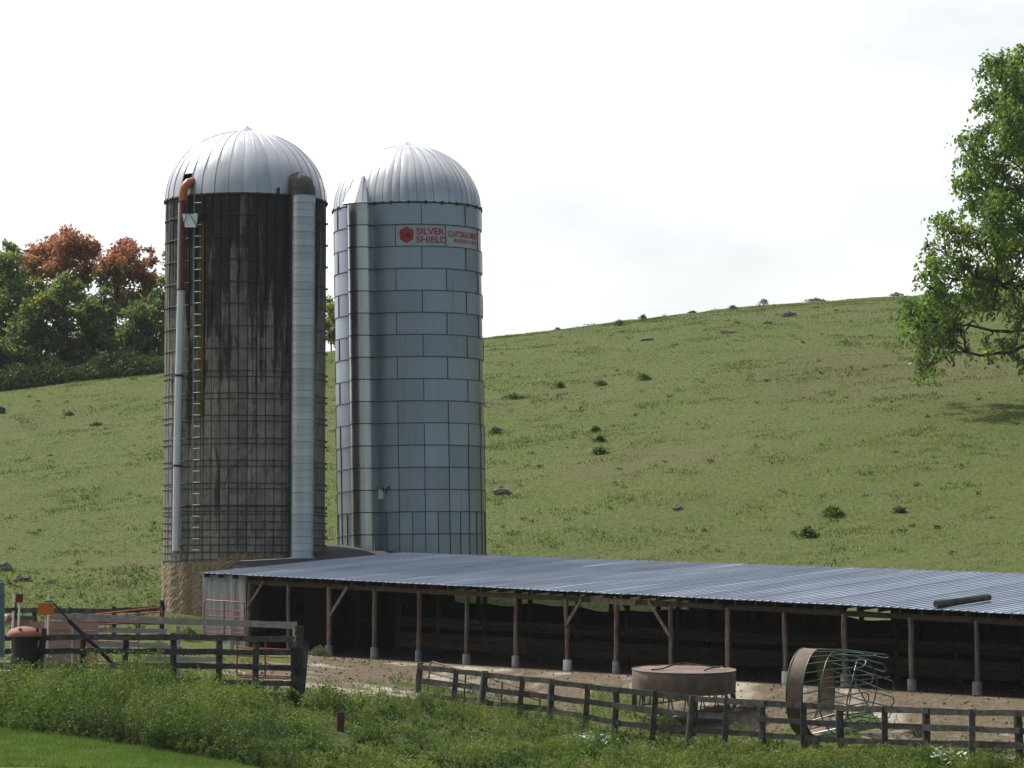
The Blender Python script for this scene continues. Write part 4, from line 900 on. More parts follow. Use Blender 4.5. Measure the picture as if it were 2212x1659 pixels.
for a0, a1 in ((.3, 2.6), (2.2, 4.5), (5.6, 3.6)):
    MB().tube([A(wb / 2 + .5, a0, Rg * .8), A(wb / 2 + 1.6, a1, Rg * .8)], .018, 6).build('loose_bar', M['green'], f2)
# ------------------------------------------------------------------ stake in the weeds
def gz_at(vx, Y): return gat(vx, Y).z
Yk = gvy(74, 1580, 737); pk = gat(737, Yk)
stk = MB(); stk.tube([(0, 0, -.3), (0, 0, .25), (0, 0, zof(737, 1538, Yk) - pk.z)], [.098, .096, .096], 14, jit=.02)
o = stk.build('pipe_stub', M['rustdark'], None, smooth=True); o.location = pk; tag(o, 'short rusty pipe stub standing alone in the foreground weeds', 'post')
# ------------------------------------------------------------------ clutter at the far left
def box_on_stick(nm, lab, x0, y0, x1, y1, xs, ys, Y, mt, d=.3, skew=0):
    o = thing(nm, lab, 'box', tuple(at(xs, ys, Y))); b = MB(); xm = (x0 + x1) / 2
    b.beam(at(xm + skew, y1, Y), at(xm, y0, Y), (x1 - x0) / F * Y, d, up=(0, 1, 0), jit=.012); b.build('box', M[mt], o, off=o.location)
    MB().tube([at(xs, ys, Y), at(xm + skew * .6, y1, Y)], .028, 8).build('stick', M['white'], o, off=o.location)
    MB().beam(at(x0 + 1, y0 - .6, Y), at(x1 - 1, y0 - .6, Y), d * .9, .02).build('lid', M['rungs'] if mt == 'orange' else M['orange'], o, off=o.location); return o
ob = box_on_stick('marker_box', 'bright orange plastic box on a white stick above the left fence', 84, 1302, 115, 1328, 99, 1400, 84.4, 'orange')
MB().beam(at(98, 1299.5, 84.4), at(114, 1299.5, 84.4), .12, .04).build('clip', M['black'], ob, off=ob.location)
box_on_stick('marker_box', 'small dark red box on a white stick left of the orange one', 36, 1284, 50, 1301, 38, 1400, 84.6, 'darkred', .16, -1)
wp = thing('pole', 'bare white pole leaning beside the small dark red box', 'pole', tuple(at(25, 1420, 84.9)))
MB().tube([at(24, 1420, 84.9), at(31, 1283, 84.9)], .03, 8).build('rod', M['white'], wp, off=wp.location); MB().beam(at(26, 1316, 84.85), at(33, 1316, 84.85), .06, .09).build('collar', M['black'], wp, off=wp.location)
wp = thing('pole', 'pale pole top showing just above the orange box', 'pole', tuple(at(103, 1420, 85.2))); MB().tube([at(102, 1420, 85.2), at(105.5, 1286, 85.2)], .025, 8).build('rod', M['white'], wp, off=wp.location)
dr = thing('mineral_drum', 'black drum with a faded red domed lid behind the left fence', 'drum', tuple(at(53, 1458, 83.6)))
c = at(53, 1371, 83.6) - dr.location; rr = 38 / F * 83.6
MB().lathe([(rr * .74, -1.1), (rr * .76, -.5), (rr * .74, 0)], 28, tuple(c), cap=True).build('drum', M['black'], dr, smooth=True)
MB().lathe([(rr, -.05), (rr * 1.01, .0), (rr * .93, .07), (rr * .7, .15), (rr * .35, .20), (.01, .215)], 32, tuple(c)).build('lid', M['pink'], dr, smooth=True)
for dx in (-.06, .38): MB().beam((c.x + dx, c.y - rr * .75, c.z + .06), (c.x + dx, c.y - rr * .75, c.z + .17), .07, .05).build('lid_knob', M['darkred'], dr)
tk = thing('float_ball', 'red ball with a white left half beside the blue-grey sheet post', 'ball', tuple(at(17, 1345, 84.2)))
c = at(17, 1336.5, 84.2) - tk.location; pr = [(.115 * math.sin(math.pi * k / 10), -.115 * math.cos(math.pi * k / 10)) for k in range(11)]
MB().lathe(pr, 18, tuple(c)).build('ball', M['red'], tk, smooth=True); MB().lathe([(p[0] * .9, p[1] * .9) for p in pr], 16, (c.x - .06, c.y - .03, c.z + .01)).build('white_cap', M['white'], tk, smooth=True)
bp = thing('sheet_post', 'ribbed blue-grey metal sheet post at the left edge of the frame', 'post', tuple(at(3, 1400, 81.2)))
for k in range(4): MB().tube([at(-3 + k * 3.6, 1420, 81.3), at(-3 + k * 3.6, 1258 + k, 81.3)], .024, 7).build('rib', M['bluemetal'], bp, off=bp.location)
MB().beam(at(3, 1420, 81.35), at(3, 1259, 81.35), .16, .02, up=(0, 1, 0)).build('sheet', M['bluemetal'], bp, off=bp.location)
pw = thing('plywood_screen', 'pinkish weathered plywood panels standing behind the left fence', 'panel', tuple(at(130, 1430, 86.5)))
for (xa, xb, ya, yb) in ((30, 65, 1339, 1432), (65.6, 212, 1341, 1434)):
    MB().beam(at((xa + xb) / 2, yb, 86.6), at((xa + xb) / 2, ya, 86.7), (xb - xa) / F * 86.6, .025, up=(0, 1, 0)).build('sheet', M['plywood'], pw, off=pw.location)
pl = thing('leaning_pole', 'long black pole leaning down to the right in front of the pinkish panel', 'pole', tuple(at(245, 1434, 84.9)))
MB().tube([at(116, 1303, 84.3), at(150, 1341, 84.4)], .025, 7).build('shaft', M['black'], pl, off=pl.location)
MB().tube([at(149, 1340, 84.4), at(245, 1434, 84.5)], .06, 9).build('sleeve', M['black'], pl, off=pl.location, smooth=True)
for i, (y, w_, nm) in enumerate(((1421, 8, 'lowest but two'), (1430, 20, ''), (1450, 25, ''), (1459, 28, ''))):
    o = MB().beam(at(-6, y, 84.1), at(w_, y + .5, 84.1), .3, .05).build('white_tray', M['white'], None)
    p = Vector(o.data.vertices[0].co); o.data.transform(Matrix.Translation(-p)); o.location = p
    tag(o, ['white tray topmost of the four stacked at the left frame edge', 'white tray second from top of the stack at the left edge', 'white tray second from bottom of the stack at the left edge', 'white tray at the bottom of the stack at the left edge'][i], 'tray', 'white trays stacked at the left edge')
# small building corner at the left frame edge
Yo = 30; tip = at(12, 882, Yo + 3); o = thing('outbuilding', 'dark-roofed building whose eave corner just enters the left frame edge', 'building', W(gp(tip.x - 2.5, Yo + 1.4)))
c = Vector(o.location); w3 = 3.9
MB().add([Vector(q) - c for q in ((tip.x, Yo, tip.z), (tip.x, Yo + 3, tip.z), (tip.x - w3, Yo + 3, tip.z), (tip.x - w3, Yo, tip.z), (tip.x, Yo, tip.z - .055), (tip.x, Yo + 3, tip.z - .055), (tip.x - w3, Yo + 3, tip.z - .055), (tip.x - w3, Yo, tip.z - .055), (tip.x - w3 / 2, Yo, tip.z + .9), (tip.x - w3 / 2, Yo + 3, tip.z + .9))],
         [(0, 1, 9, 8), (2, 3, 8, 9), (4, 7, 6, 5), (0, 4, 5, 1), (1, 5, 6, 2), (2, 6, 7, 3), (3, 7, 4, 0), (0, 8, 3), (1, 2, 9)]).build('roof', M['tarroof'], o)
MB().beam((tip.x - w3 / 2 - .1 - c.x, Yo + 1.5 - c.y, -.3), (tip.x - w3 / 2 - .1 - c.x, Yo + 1.5 - c.y, tip.z - .06 - c.z), w3 - 1.1, 2.4, up=(0, 1, 0)).build('wall', M['interior'], o)

# ================================================================== vegetation
def leaves(P, size, tint_c, tj=.22, droop=.0, aspect=.5, flat=0.):
    """rhombic leaves round points P (n,3) -> (n*4,3) and tints"""
    n = len(P); size = np.asarray(size) * np.ones(n)
    d = rng.normal(size=(n, 3)); d[:, 2] = d[:, 2] * (1 - flat) - droop; d /= np.linalg.norm(d, axis=1)[:, None]
    e = rng.normal(size=(n, 3)); e -= (e * d).sum(1)[:, None] * d; e /= np.linalg.norm(e, axis=1)[:, None]
    s = size[:, None]; a = P; b_ = P + d * s * .5 + e * s * aspect * .5; c = P + d * s; f = P + d * s * .5 - e * s * aspect * .5
    return np.stack([a, b_, c, f], 1).reshape(-1, 3), np.clip(tint_c + rng.normal(size=n) * tj, 0, 1)
def limb(m, a, b_, r0, r1, wob=.3, n=5):
    a = Vector(a); b_ = Vector(b_); L_ = (b_ - a).length; pts = [a]
    for i in range(1, n): k = i / n; pts.append(a.lerp(b_, k) + Vector([random.uniform(-1, 1) * wob * L_ * .12 for _ in range(3)]) + Vector((0, 0, math.sin(k * math.pi) * L_ * .06)))
    pts.append(b_); m.tube(pts, [r0 + (r1 - r0) * i / n for i in range(n + 1)], 6, cap=False); return pts
def tree(name, label, base, blobs, nleaf, lsize, mt, r0, group=None, cat='tree', tintf=None, droop=.3, sub=9, sig=.30, fork=.35, spray=1):
    t = thing(name, label, cat, tuple(base), group=group); base = Vector(base)
    top = max(b_[0].z for b_ in blobs); m = MB(); mid = Vector((base.x, base.y, base.z + (top - base.z) * fork))
    ptsT = limb(m, base - Vector((0, 0, .4)), mid, r0, r0 * .7, .25, 5)
    low = base.z + (top - base.z) * fork
    lead = limb(m, mid, Vector((base.x + random.uniform(-.5, .5), base.y, base.z + (top - base.z) * .82)), r0 * .7, r0 * .22, .4, 6)
    allP = []; allT = []; vol = np.array([b_[1] ** 2 for b_ in blobs]); vol = vol / vol.sum()
    hubs = []; nh = max(3, len(blobs) // 6)
    cand = sorted(blobs, key=lambda q: -q[1]); random.shuffle(cand)
    for c, r in cand:
        if len(hubs) >= nh: break
        if all((c - h[0]).length > 1.6 * r for h in hubs):
            k = max(0, min(6, int(6 * (c.z - low) / max(.1, base.z + (top - base.z) * .82 - low) * .75))); st = lead[k] if c.z > low else ptsT[-2]
            dst = st.lerp(c, .82) - Vector((0, 0, .05 * (c - st).length)); hubs.append((c, limb(m, st, dst, r0 * .34, r0 * .12, .5, 7)))
    for (c, r), f in zip(blobs, vol):
        hb = min(hubs, key=lambda h: (h[0] - c).length); st = min(hb[1][3:], key=lambda q: (q - c).length)
        lp = limb(m, st, c, max(.03, r0 * .13), .02, .7, 6)
        nsub = sub; sc_ = []
        for q in range(nsub):
            d = Vector([random.gauss(0, 1) for _ in range(3)]).normalized(); s_ = c + d * r * random.uniform(.4, 1.15); sc_.append(s_)
            limb(m, lp[random.choice((3, 4, 5, 6))], s_, .022, .008, .8, 3)
        sc_ = np.array([list(s_) for s_ in sc_]); n = int(nleaf * f); ii = rng.integers(0, nsub, n)
        g = rng.normal(size=(n, 3)) * r * sig * np.array([1, 1, .8]); P = sc_[ii] + g
        allP.append(P); ct = rng.normal(size=nsub)[ii] * .14
        tn = (tintf(P) if tintf else .5) + ct; allT.append(tn)
    m.build('trunk', M['bark'], t, off=base, smooth=True)
    P = np.concatenate(allP); T_ = np.concatenate(allT)
    if spray > 1:                                          # pinnate sprays: leaflets along a drooping midrib
        n = len(P); d = rng.normal(size=(n, 3)); d[:, 2] -= droop; d /= np.linalg.norm(d, axis=1)[:, None]; PP = []; TT = []
        for q in range(spray): PP.append(P + d * lsize * (.55 * q) + np.array([0, 0, -1]) * (lsize * .05 * q * q)); TT.append(T_)
        P = np.concatenate(PP); T_ = np.concatenate(TT)
    V, tt_ = leaves(P, lsize * rng.uniform(.7, 1.3, len(P)), T_, .13, droop)
    np_mesh('crown', V, 4, M[mt], t, tt_, off=base); return t
# big tree at the right edge
YT = 150.
bl = []
for (x, y, r) in [(2150, 130, 26), (2195, 165, 38), (2135, 205, 22), (2112, 225, 14), (2175, 240, 40), (2100, 305, 26), (2130, 290, 26), (2160, 330, 44), (2210, 300, 40), (2072, 300, 9), (2085, 345, 24), (2095, 385, 34), (2130, 420, 36), (2180, 420, 40),
                  (2110, 440, 22), (2035, 470, 22), (2055, 500, 34), (2100, 510, 30), (2150, 520, 34), (2025, 530, 22), (2200, 500, 40), (2020, 575, 28), (2065, 570, 38), (2120, 590, 40), (2175, 590, 40), (1995, 590, 12), (2010, 625, 26), (2050, 640, 34), (1975, 660, 24), (2010, 680, 34),
                  (2060, 700, 30), (1955, 685, 12), (1990, 720, 30), (2040, 740, 26), (1992, 770, 22), (2010, 795, 16), (1982, 800, 12), (2090, 640, 26), (2155, 650, 22), (2130, 735, 14), (2165, 740, 18), (2195, 745, 18), (2200, 690, 20), (2205, 780, 12), (2145, 760, 10), (2205, 120, 26), (2185, 135, 30), (2215, 215, 36), (2140, 150, 24), (2165, 200, 30), (2140, 370, 34), (2210, 380, 40), (2215, 460, 40), (2205, 560, 40), (2120, 640, 24), (2190, 640, 26), (2090, 760, 10), (2000, 655, 24)]:
    for q in range(1):
        Yb = YT + random.uniform(-3.5, 2.5); bl.append((at(x, y, Yb), r / F * YT))
for k in range(34):                                        # the half of the crown outside the frame
    a = random.uniform(-1, 1); zz = random.uniform(0, 1); rad = 9.0 * math.sin(math.pi * min(1, zz * .8 + .18)) ** .7
    c = at(2330 + random.uniform(-.15, .95) * rad / YT * F, 830 - zz * 740, YT + random.uniform(-1, 1) * rad * .8); bl.append((c, random.uniform(.8, 1.5)))
for k in range(12):
    x = random.uniform(2100, 2330); y = random.uniform(150, 650); bl.append((at(x, y, YT + random.choice((-5, 4)) + random.uniform(-1, 1)), random.uniform(.7, 1.1)))
tree('walnut_tree', 'tall green tree leaning into the frame at the right edge with drooping leaf sprays', gat(2335, YT), bl, 12800, .25, 'leaf_green', .42, tintf=lambda P: .42 + .18 * (vnoise(P[:, 0], P[:, 2], 1.7, 4) - .5) + .12 * (rng.random(len(P)) > .96), droop=.7, sub=12, sig=.20, fork=.16, spray=5)
# woodland at the left, beyond the crest
def wood(name, label, vx, Y, blobs, nleaf, mt, r0=.25, tf=None, ls=.30, **k):
    bb = [(at(x, y, Y + random.uniform(-1.5, 1.5)), 1.12 * r / F * Y) for x, y, r in blobs]; nleaf = int(nleaf * .95); base = gat(vx, Y)
    base.z = min(base.z, zof(vx, 850, Y)); return tree(name, label, base, bb, nleaf, ls, mt, r0, 'trees along the hill crest', tintf=tf, sub=11, sig=.28, droop=.15, **k)
def grad(y0, y1, Y):                                      # crimson above, greener and yellower below
    z0, z1 = zof(0, y0, Y), zof(0, y1, Y); return lambda P: np.clip(.92 - .68 * (P[:, 2] - z0) / (z1 - z0) + .45 * (vnoise(P[:, 0], P[:, 2], 2.2, 8) - .4), 0, 1)
wood('autumn_tree', 'broad red-orange tree, left one of the two autumn crowns', 130, 222, [(110, 535, 26), (150, 530, 26), (185, 540, 22), (90, 553, 22), (205, 528, 9), (130, 560, 30), (175, 565, 28), (75, 575, 20), (100, 590, 18), (55, 560, 12), (30, 545, 12), (150, 600, 16), (190, 600, 18), (65, 600, 10)], 9500, 'leaf_red', .22, grad(600, 520, 222), fork=.45)
wood('autumn_tree', 'red-orange tree close to the concrete silo, right one of the two autumn crowns', 240, 220, [(275, 535, 16), (255, 555, 24), (290, 560, 26), (320, 560, 12), (230, 580, 24), (265, 595, 28), (305, 600, 26), (330, 615, 18), (245, 640, 22), (285, 640, 26), (320, 645, 18), (262, 670, 18), (285, 532, 7), (325, 540, 6)], 8500, 'leaf_red', .22, grad(670, 540, 220), fork=.4)
wood('green_tree', 'tall green tree with a rounded top at the left frame edge', 10, 217, [(10, 570, 24), (30, 590, 20), (0, 605, 30), (40, 620, 20), (15, 650, 32), (10, 700, 34), (-25, 600, 30), (-30, 660, 34), (20, 530, 12)], 7500, 'leaf_wood', .25, lambda P: .58 + .25 * (vnoise(P[:, 0], P[:, 2], 2, 3) - .5))
wood('green_tree', 'light green tree in the middle of the woodland edge below the first red crown', 100, 214, [(130, 620, 22), (150, 650, 28), (110, 670, 28), (85, 690, 30), (140, 700, 30), (60, 720, 30), (100, 740, 32), (40, 750, 26), (165, 625, 14), (75, 655, 16)], 9500, 'leaf_wood', .22, lambda P: .66 + .3 * (vnoise(P[:, 0], P[:, 2], 2, 13) - .5))
wood('green_tree', 'dark green tree under the gap between the two red crowns', 190, 215, [(190, 690, 30), (210, 720, 32), (170, 740, 30), (220, 760, 28), (180, 780, 28), (150, 770, 28), (205, 665, 16)], 8000, 'leaf_wood', .22, lambda P: .42 + .3 * (vnoise(P[:, 0], P[:, 2], 2, 23) - .5))
wood('green_tree', 'green tree partly hidden by the concrete silo under the second red crown', 310, 214, [(300, 690, 28), (330, 670, 26), (350, 700, 28), (290, 730, 28), (330, 740, 30), (265, 760, 24), (310, 780, 22), (350, 770, 26), (345, 640, 16), (240, 780, 18), (355, 610, 10)], 9000, 'leaf_wood', .22, lambda P: .52 + .3 * (vnoise(P[:, 0], P[:, 2], 2, 33) - .5))
wood('green_tree', 'dark bushy tree at the foot of the woodland by the left frame edge', 20, 212, [(10, 770, 30), (50, 780, 28), (90, 790, 24), (30, 810, 22), (-25, 760, 32), (-20, 810, 25), (120, 790, 20), (70, 815, 12)], 8000, 'leaf_wood', .2, lambda P: .33 + .3 * (vnoise(P[:, 0], P[:, 2], 2, 43) - .5))
wood('green_tree', 'dark green tree mostly behind the concrete silo', 410, 216, [(380, 640, 26), (420, 630, 30), (400, 690, 32), (440, 690, 30), (370, 560, 14), (385, 590, 20), (420, 740, 32), (470, 700, 30), (380, 750, 30)], 5000, 'leaf_wood', .22, lambda P: .45 + 0 * P[:, 0])
wood('small_tree', 'small pale green tree seen through the gap between the silos', 716, 222, [(712, 665, 12), (720, 690, 14), (708, 700, 10), (722, 720, 12), (735, 680, 12), (712, 650, 7), (730, 735, 12), (706, 728, 8)], 2200, 'leaf_wood', .1, lambda P: .68 + 0 * P[:, 0], ls=.24)
wood('green_tree', 'low dark tree at the far back of the woodland beyond the left edge', -90, 220, [(-70, 600, 40), (-110, 640, 45), (-60, 680, 40), (-120, 720, 45), (-80, 770, 40), (-150, 600, 40)], 4000, 'leaf_wood', .25, lambda P: .4 + 0 * P[:, 0])
wood('green_tree', 'mid-green tree filling the wood between the first red crown and the second', 235, 218, [(215, 640, 20), (200, 665, 24), (235, 690, 24), (245, 720, 26), (175, 660, 22), (225, 610, 12), (260, 740, 26), (200, 745, 26), (240, 790, 26)], 5200, 'leaf_wood', .2, lambda P: .5 + .3 * (vnoise(P[:, 0], P[:, 2], 2, 63) - .5))
wood('green_tree', 'olive-green tree behind the left frame-edge tree under the first red crown', 60, 219, [(60, 630, 24), (45, 660, 26), (80, 650, 24), (30, 690, 28), (60, 700, 28), (95, 625, 18), (20, 730, 28), (70, 740, 28), (45, 600, 14)], 5200, 'leaf_wood', .2, lambda P: .6 + .35 * (vnoise(P[:, 0], P[:, 2], 2, 73) - .5))
# underbrush along the wood's crest, tree shade painted into its dark leaves
xs = rng.uniform(-60, 372, 26000); Yu = rng.uniform(206, 215, 26000); Xu = (xs - CX) / F * Yu
hgt = (.3 + 2.6 * vnoise(Xu, Yu, 2.5, 9) * vnoise(Xu, Yu, .9, 19)) * rng.random(26000) ** .8; P = np.stack([Xu, Yu, gz(Xu, Yu) + hgt], 1)
V, t_ = leaves(P, .24 * rng.uniform(.6, 1.3, 26000), .18 + .5 * (vnoise(Xu, Yu, 2, 10) - .5), .2)
tag(np_mesh('undergrowth', V, 4, M['leaf_dark'], None, t_), 'undergrowth along the foot of the woodland, coloured dark for shade', kind='stuff')

# bushes, tufts and rocks out on the hill
def bush(name, label, vx, vy, wv, hv, mt, n=260, ls=.10, group=None, cat='bush', tc=.4, Y=None, stem=True):
    Y = Y or gvy(100, vy, vx); b0 = gat(vx, Y); w = wv / F * Y / 2; h = hv / F * Y
    o = thing(name, label, cat, tuple(b0), group=group)
    th = rng.uniform(0, 2 * math.pi, n); ph = rng.random(n) ** .7; rr = rng.random(n) ** .5
    lob = 1 + .35 * np.sin(th * 3 + rng.random() * 6) * .6
    P = np.stack([w * rr * lob * np.cos(th) * np.sqrt(np.clip(1.05 - ph * ph, .05, 1)), w * .7 * rr * np.sin(th), h * ph * (1 - .45 * rr * rr)], 1)
    V, t_ = leaves(P, ls * rng.uniform(.6, 1.4, n), tc, .22, -.3); np_mesh('foliage', V, 4, M[mt], o, t_)
    m = MB()
    for k in range(7): a = random.uniform(0, 6.28); m.tube([(0, 0, -.05), (w * .3 * math.cos(a), w * .3 * math.sin(a), h * .45), (w * .6 * math.cos(a), w * .5 * math.sin(a), h * .8)], [.012, .009, .004], 4)
    m.build('stem', M['bark'], o); return o
hb_ = [(1338, 704, 26, 13, 'dark', 'small dark weed clump high on the hill under the skyline right of the steel silo'),
       (1390, 690, 20, 10, 'dark', 'tiny weed tuft near the skyline between two rocks'),
       (1653, 657, 24, 14, 'dark', 'upright weed clump breaking the skyline in the middle of the hill'), (1765, 653, 60, 8, 'dark', 'long low row of weeds on the skyline left of the big tree'),
       (1210, 838, 26, 10, 'dark', 'low dark weed clump on the mid hill, left of three'), (1297, 833, 34, 12, 'grey', 'grey-green weed clump on the mid hill, middle of three'), (1392, 822, 38, 12, 'dark', 'weed clump on the mid hill, right of three'),
       (1287, 933, 24, 12, 'dark', 'small weed clump, top of the vertical trio right of the steel silo'), (1298, 955, 30, 12, 'dark', 'small weed clump, middle of the vertical trio right of the steel silo'), (1296, 981, 36, 14, 'dark', 'weed clump, bottom of the vertical trio right of the steel silo'),
       (1070, 937, 34, 14, 'grey', 'brownish weed tuft just right of the steel silo'), (1112, 862, 56, 10, 'dark', 'wide flat patch of weeds right of the steel silo'),
       (1800, 1115, 60, 20, 'bright', 'large green weed patch low on the hill at the right'), (1745, 1163, 46, 22, 'dark', 'dark leafy weed patch just above the shed roof'), (1943, 1107, 30, 12, 'grey', 'brownish tuft low on the hill at the far right'),
       (148, 898, 26, 8, 'grey', 'small tuft on the left hillside'), (208, 920, 30, 6, 'dark', 'flat dark weed patch on the left hillside'), (372, 1260, 20, 10, 'dark', 'little tuft beside the rendered silo foot'),
       (1497, 675, 20, 6, 'grey', 'thin weed tuft on the skyline left of the flat rocks'), (1585, 668, 22, 8, 'grey', 'dry weed tuft on the skyline above the flat rocks'), (1940, 638, 34, 8, 'grey', 'pale weed tuft on the skyline beside the big tree'), (1205, 705, 18, 7, 'grey', 'faint dry tuft on the lower skyline'), (1095, 716, 14, 5, 'grey', 'faint dry tuft on the skyline beside the steel silo')]
MT = {'dark': 'leaf_dark', 'grey': 'leaf_grey', 'bright': 'leaf_bright'}
for (x, y, w, h, k, lab) in hb_: bush('weed_clump', lab, x, y, w, h, {'dark': 'weed', 'grey': 'leaf_grey', 'bright': 'weed'}[k], n=int(80 + w * 6), ls=.12, tc=.34 if k == 'dark' else .5)
def rock(name, label, vx, vy, wv, hv, Y=None, group=None, slab=False, mt='rock'):
    Y = Y or gvy(100, vy, vx); b0 = gat(vx, Y); w = wv / F * Y / 2; h = hv / F * Y; m = MB(); vs = []; fs = []; n, k = 10, 5
    for i in range(k + 1):
        for j in range(n):
            a = 2 * math.pi * j / n; e = math.pi / 2 * i / k; q = random.uniform(.75, 1.15)
            vs.append((w * math.cos(a) * math.cos(e) ** .6 * q, w * .6 * math.sin(a) * math.cos(e) ** .6 * q, h * math.sin(e) * random.uniform(.8, 1.1) - .05))
    for i in range(k):
        for j in range(n): fs.append((i * n + j, i * n + (j + 1) % n, (i + 1) * n + (j + 1) % n, (i + 1) * n + j))
    o = m.add(vs, fs).build(name, M[mt], None); o.location = b0; tag(o, label, 'rock', group); return o
for a in [(1708, 684, 32, 13, 'largest dark rock on the skyline slope left of the big tree'), (1660, 700, 26, 9, 'dark rock just left of and below the largest hilltop rock'), (1578, 719, 44, 7, 'long flat grey rock slab high on the hill'), (1592, 698, 18, 6, 'small rock above the flat slab on the hill'),
          (1400, 736, 34, 8, 'low reddish rock high on the hill near the silo side'), (1085, 1067, 42, 18, 'dark earthy boulder right of the steel silo'), (1464, 1104, 26, 12, 'grey boulder on the lower hill behind the shed'), (1225, 968, 10, 5, 'little pale stone on the mid slope'), (1868, 1072, 22, 8, 'reddish stone on the lower right hillside')]:
    rock('rock', a[4], a[0], a[1], a[2], a[3], group='rocks on the hillside')
for a in [(12, 1232, 40, 20, 'big tilted flat stone at the left frame edge above the fence'), (52, 1255, 44, 16, 'dark stone in the weedy bank at the left'), (110, 1262, 34, 14, 'brown stone second in the weedy bank'), (152, 1272, 22, 9, 'small stone at the right end of the weedy bank'), (70, 1320, 12, 8, 'little white stone on the far left fence line'), (127, 1258, 8, 5, 'tiny white stone in the weedy bank')]:
    rock('rock', a[4], a[0], a[1], a[2], a[3], Y=gvy(100, a[1], a[0]), group='stones in the left bank')
pst = gat(1655, gvy(120, 992, 1655)); m = MB(); m.tube([(-.35, 0, .05), (.0, .02, .12), (.4, .05, .06)], [.03, .035, .02], 6); o = m.build('fallen_branch', M['fence_light'], None); o.location = pst; tag(o, 'pale fallen branch lying on the open hillside', 'branch')
# yard and fence-side plants
bush('weed_bush', 'grey-green weed bush at the foot of the first shed post', 692, 1421, 60, 26, 'leaf_grey', 1100, .045, Y=99.5)
bush('weed_bush', 'leafy weed beside the rendered silo foot behind the light rail', 410, 1372, 60, 30, 'leaf_dark', 900, .05, Y=101)
bush('weed_bush', 'green weed tuft between the gate and the silo foot', 345, 1385, 70, 26, 'leaf_grey', 900, .05, Y=96)
bush('weed_bush', 'ragged grey bush behind the lower left fence rails', 235, 1445, 60, 30, 'leaf_grey', 900, .045, Y=84.6)
bush('weed_bush', 'dark leafy bush beside the drum behind the left fence', 150, 1452, 90, 36, 'leaf_dark', 1300, .05, Y=84.2)
bush('weed_bush', 'broad-leaved plant at the foot of the doubled corner post', 632, 1513, 40, 38, 'leaf_bright', 500, .09, Y=80.8, tc=.35)
bush('weed_bush', 'broad-leaved green plant right of the doubled corner post', 702, 1516, 52, 44, 'leaf_dark', 700, .08, Y=81.5, tc=.6)
bush('weed_bush', 'bright green plant between corner post and open gap', 845, 1510, 34, 16, 'leaf_bright', 300, .07, Y=84)
bush('weed_bush', 'dark leafy weeds under the round rusty feeder', 1440, 1588, 150, 36, 'leaf_dark', 2600, .055, Y=84.6, tc=.55)
bush('weed_bush', 'green weeds between the two feeders against the fence', 1660, 1612, 120, 26, 'leaf_bright', 1600, .05, Y=80.5, tc=.3)
bush('weed_bush', 'pale weeds between the round feeder and the tipped one', 1625, 1545, 80, 20, 'leaf_grey', 800, .05, Y=86)
bush('weed_bush', 'grey weed clump behind the fence at the right edge', 1975, 1562, 50, 22, 'leaf_grey', 600, .05, Y=80)
bush('weed_bush', 'leafy weeds behind the fence at the far right', 2150, 1600, 90, 30, 'leaf_dark', 1200, .05, Y=76.5, tc=.6)
for (x, y, lab) in ((672, 1655, 'pale broad-leaved plant at the bottom edge left of centre'), (1272, 1612, 'pale broad-leaved plant in the weeds below the fence'), (2032, 1650, 'silvery broad-leaved plant at the foot of the right fence')):
    Yb = {672: 71.5, 1272: 78, 2032: 74}[x]; bush('burdock_plant', lab, x, y, 90, 32, 'leaf_bright', 330, .11, Y=Yb, group='broad-leaved plants in the foreground', tc=.3)
    b0 = gat(x, Yb); n = 46; P = np.stack([b0.x + rng.normal(size=n) * .24, b0.y - .15 + rng.normal(size=n) * .15, zof(x, y - 22, Yb) + rng.normal(size=n) * .09], 1)
    par = [o for o in bpy.data.objects if o.name.startswith('burdock_plant')][-1]; V, t_ = leaves(P, .12 * rng.uniform(.7, 1.3, n), .5, .2, 0, .6, .5); np_mesh('pale_leaf', V, 4, M['leaf_pale'], par, t_, off=par.location)
# foreground weeds: a thick stand with humps, seed heads on top
def weed_field(name, label, n, fy, mt, hs, ls, lpp, seedhead=.12, tall=None, pw=1.0):
    vx = rng.uniform(-60, 2290, n); Y, keep = fy(vx); vx, Y = vx[keep], Y[keep]; X = (vx - CX) / F * Y; z = gz(X, Y)
    dens = vnoise(X, Y, 2.2, 21) * .6 + vnoise(X, Y, .8, 22) * .4; H = hs * (.18 + 1.6 * sm(dens, .25, .8)) * rng.uniform(.6, 1.25, len(X))
    if tall is not None: H = H * tall(vx, Y)
    k = rng.integers(int(lpp * .7), int(lpp * 1.3), len(X)); ii = np.repeat(np.arange(len(X)), k); u = rng.random(len(ii)) ** .75
    lean = rng.normal(size=(len(X), 2)) * .22; rad = .12 * (1 - .6 * u) * H[ii] / .5
    a = rng.uniform(0, 6.28, len(ii)); P = np.stack([X[ii] + lean[ii, 0] * u * H[ii] + np.cos(a) * rad, Y[ii] + lean[ii, 1] * u * H[ii] + np.sin(a) * rad, z[ii] + u * H[ii]], 1)
    tp = rng.normal(size=len(X)) * .10 + .5 * (vnoise(X, Y, 1.6, 31) - .5); tn = .36 + tp[ii] + (rng.normal(size=len(X)) * .12)[ii] + .12 * u + np.where((u > .82) & (rng.random(len(ii)) < seedhead * 3 * (vnoise(X, Y, 3, 33)[ii] > .45)), .38, 0)
    V, t_ = leaves(P, ls * rng.uniform(.5, 1.4, len(P)), tn, .10, -.35, .42); tag(np_mesh(name, V, 4, M[mt], None, t_), label, kind='stuff')
def below(vx, vys, Yv):                                    # rows of the front fence foot
    return np.interp(vx, vys, Yv)
bxl = [-60, 0, 300, 470, 640, 700, 850, 905, 1050, 1330, 1650, 2000, 2300]
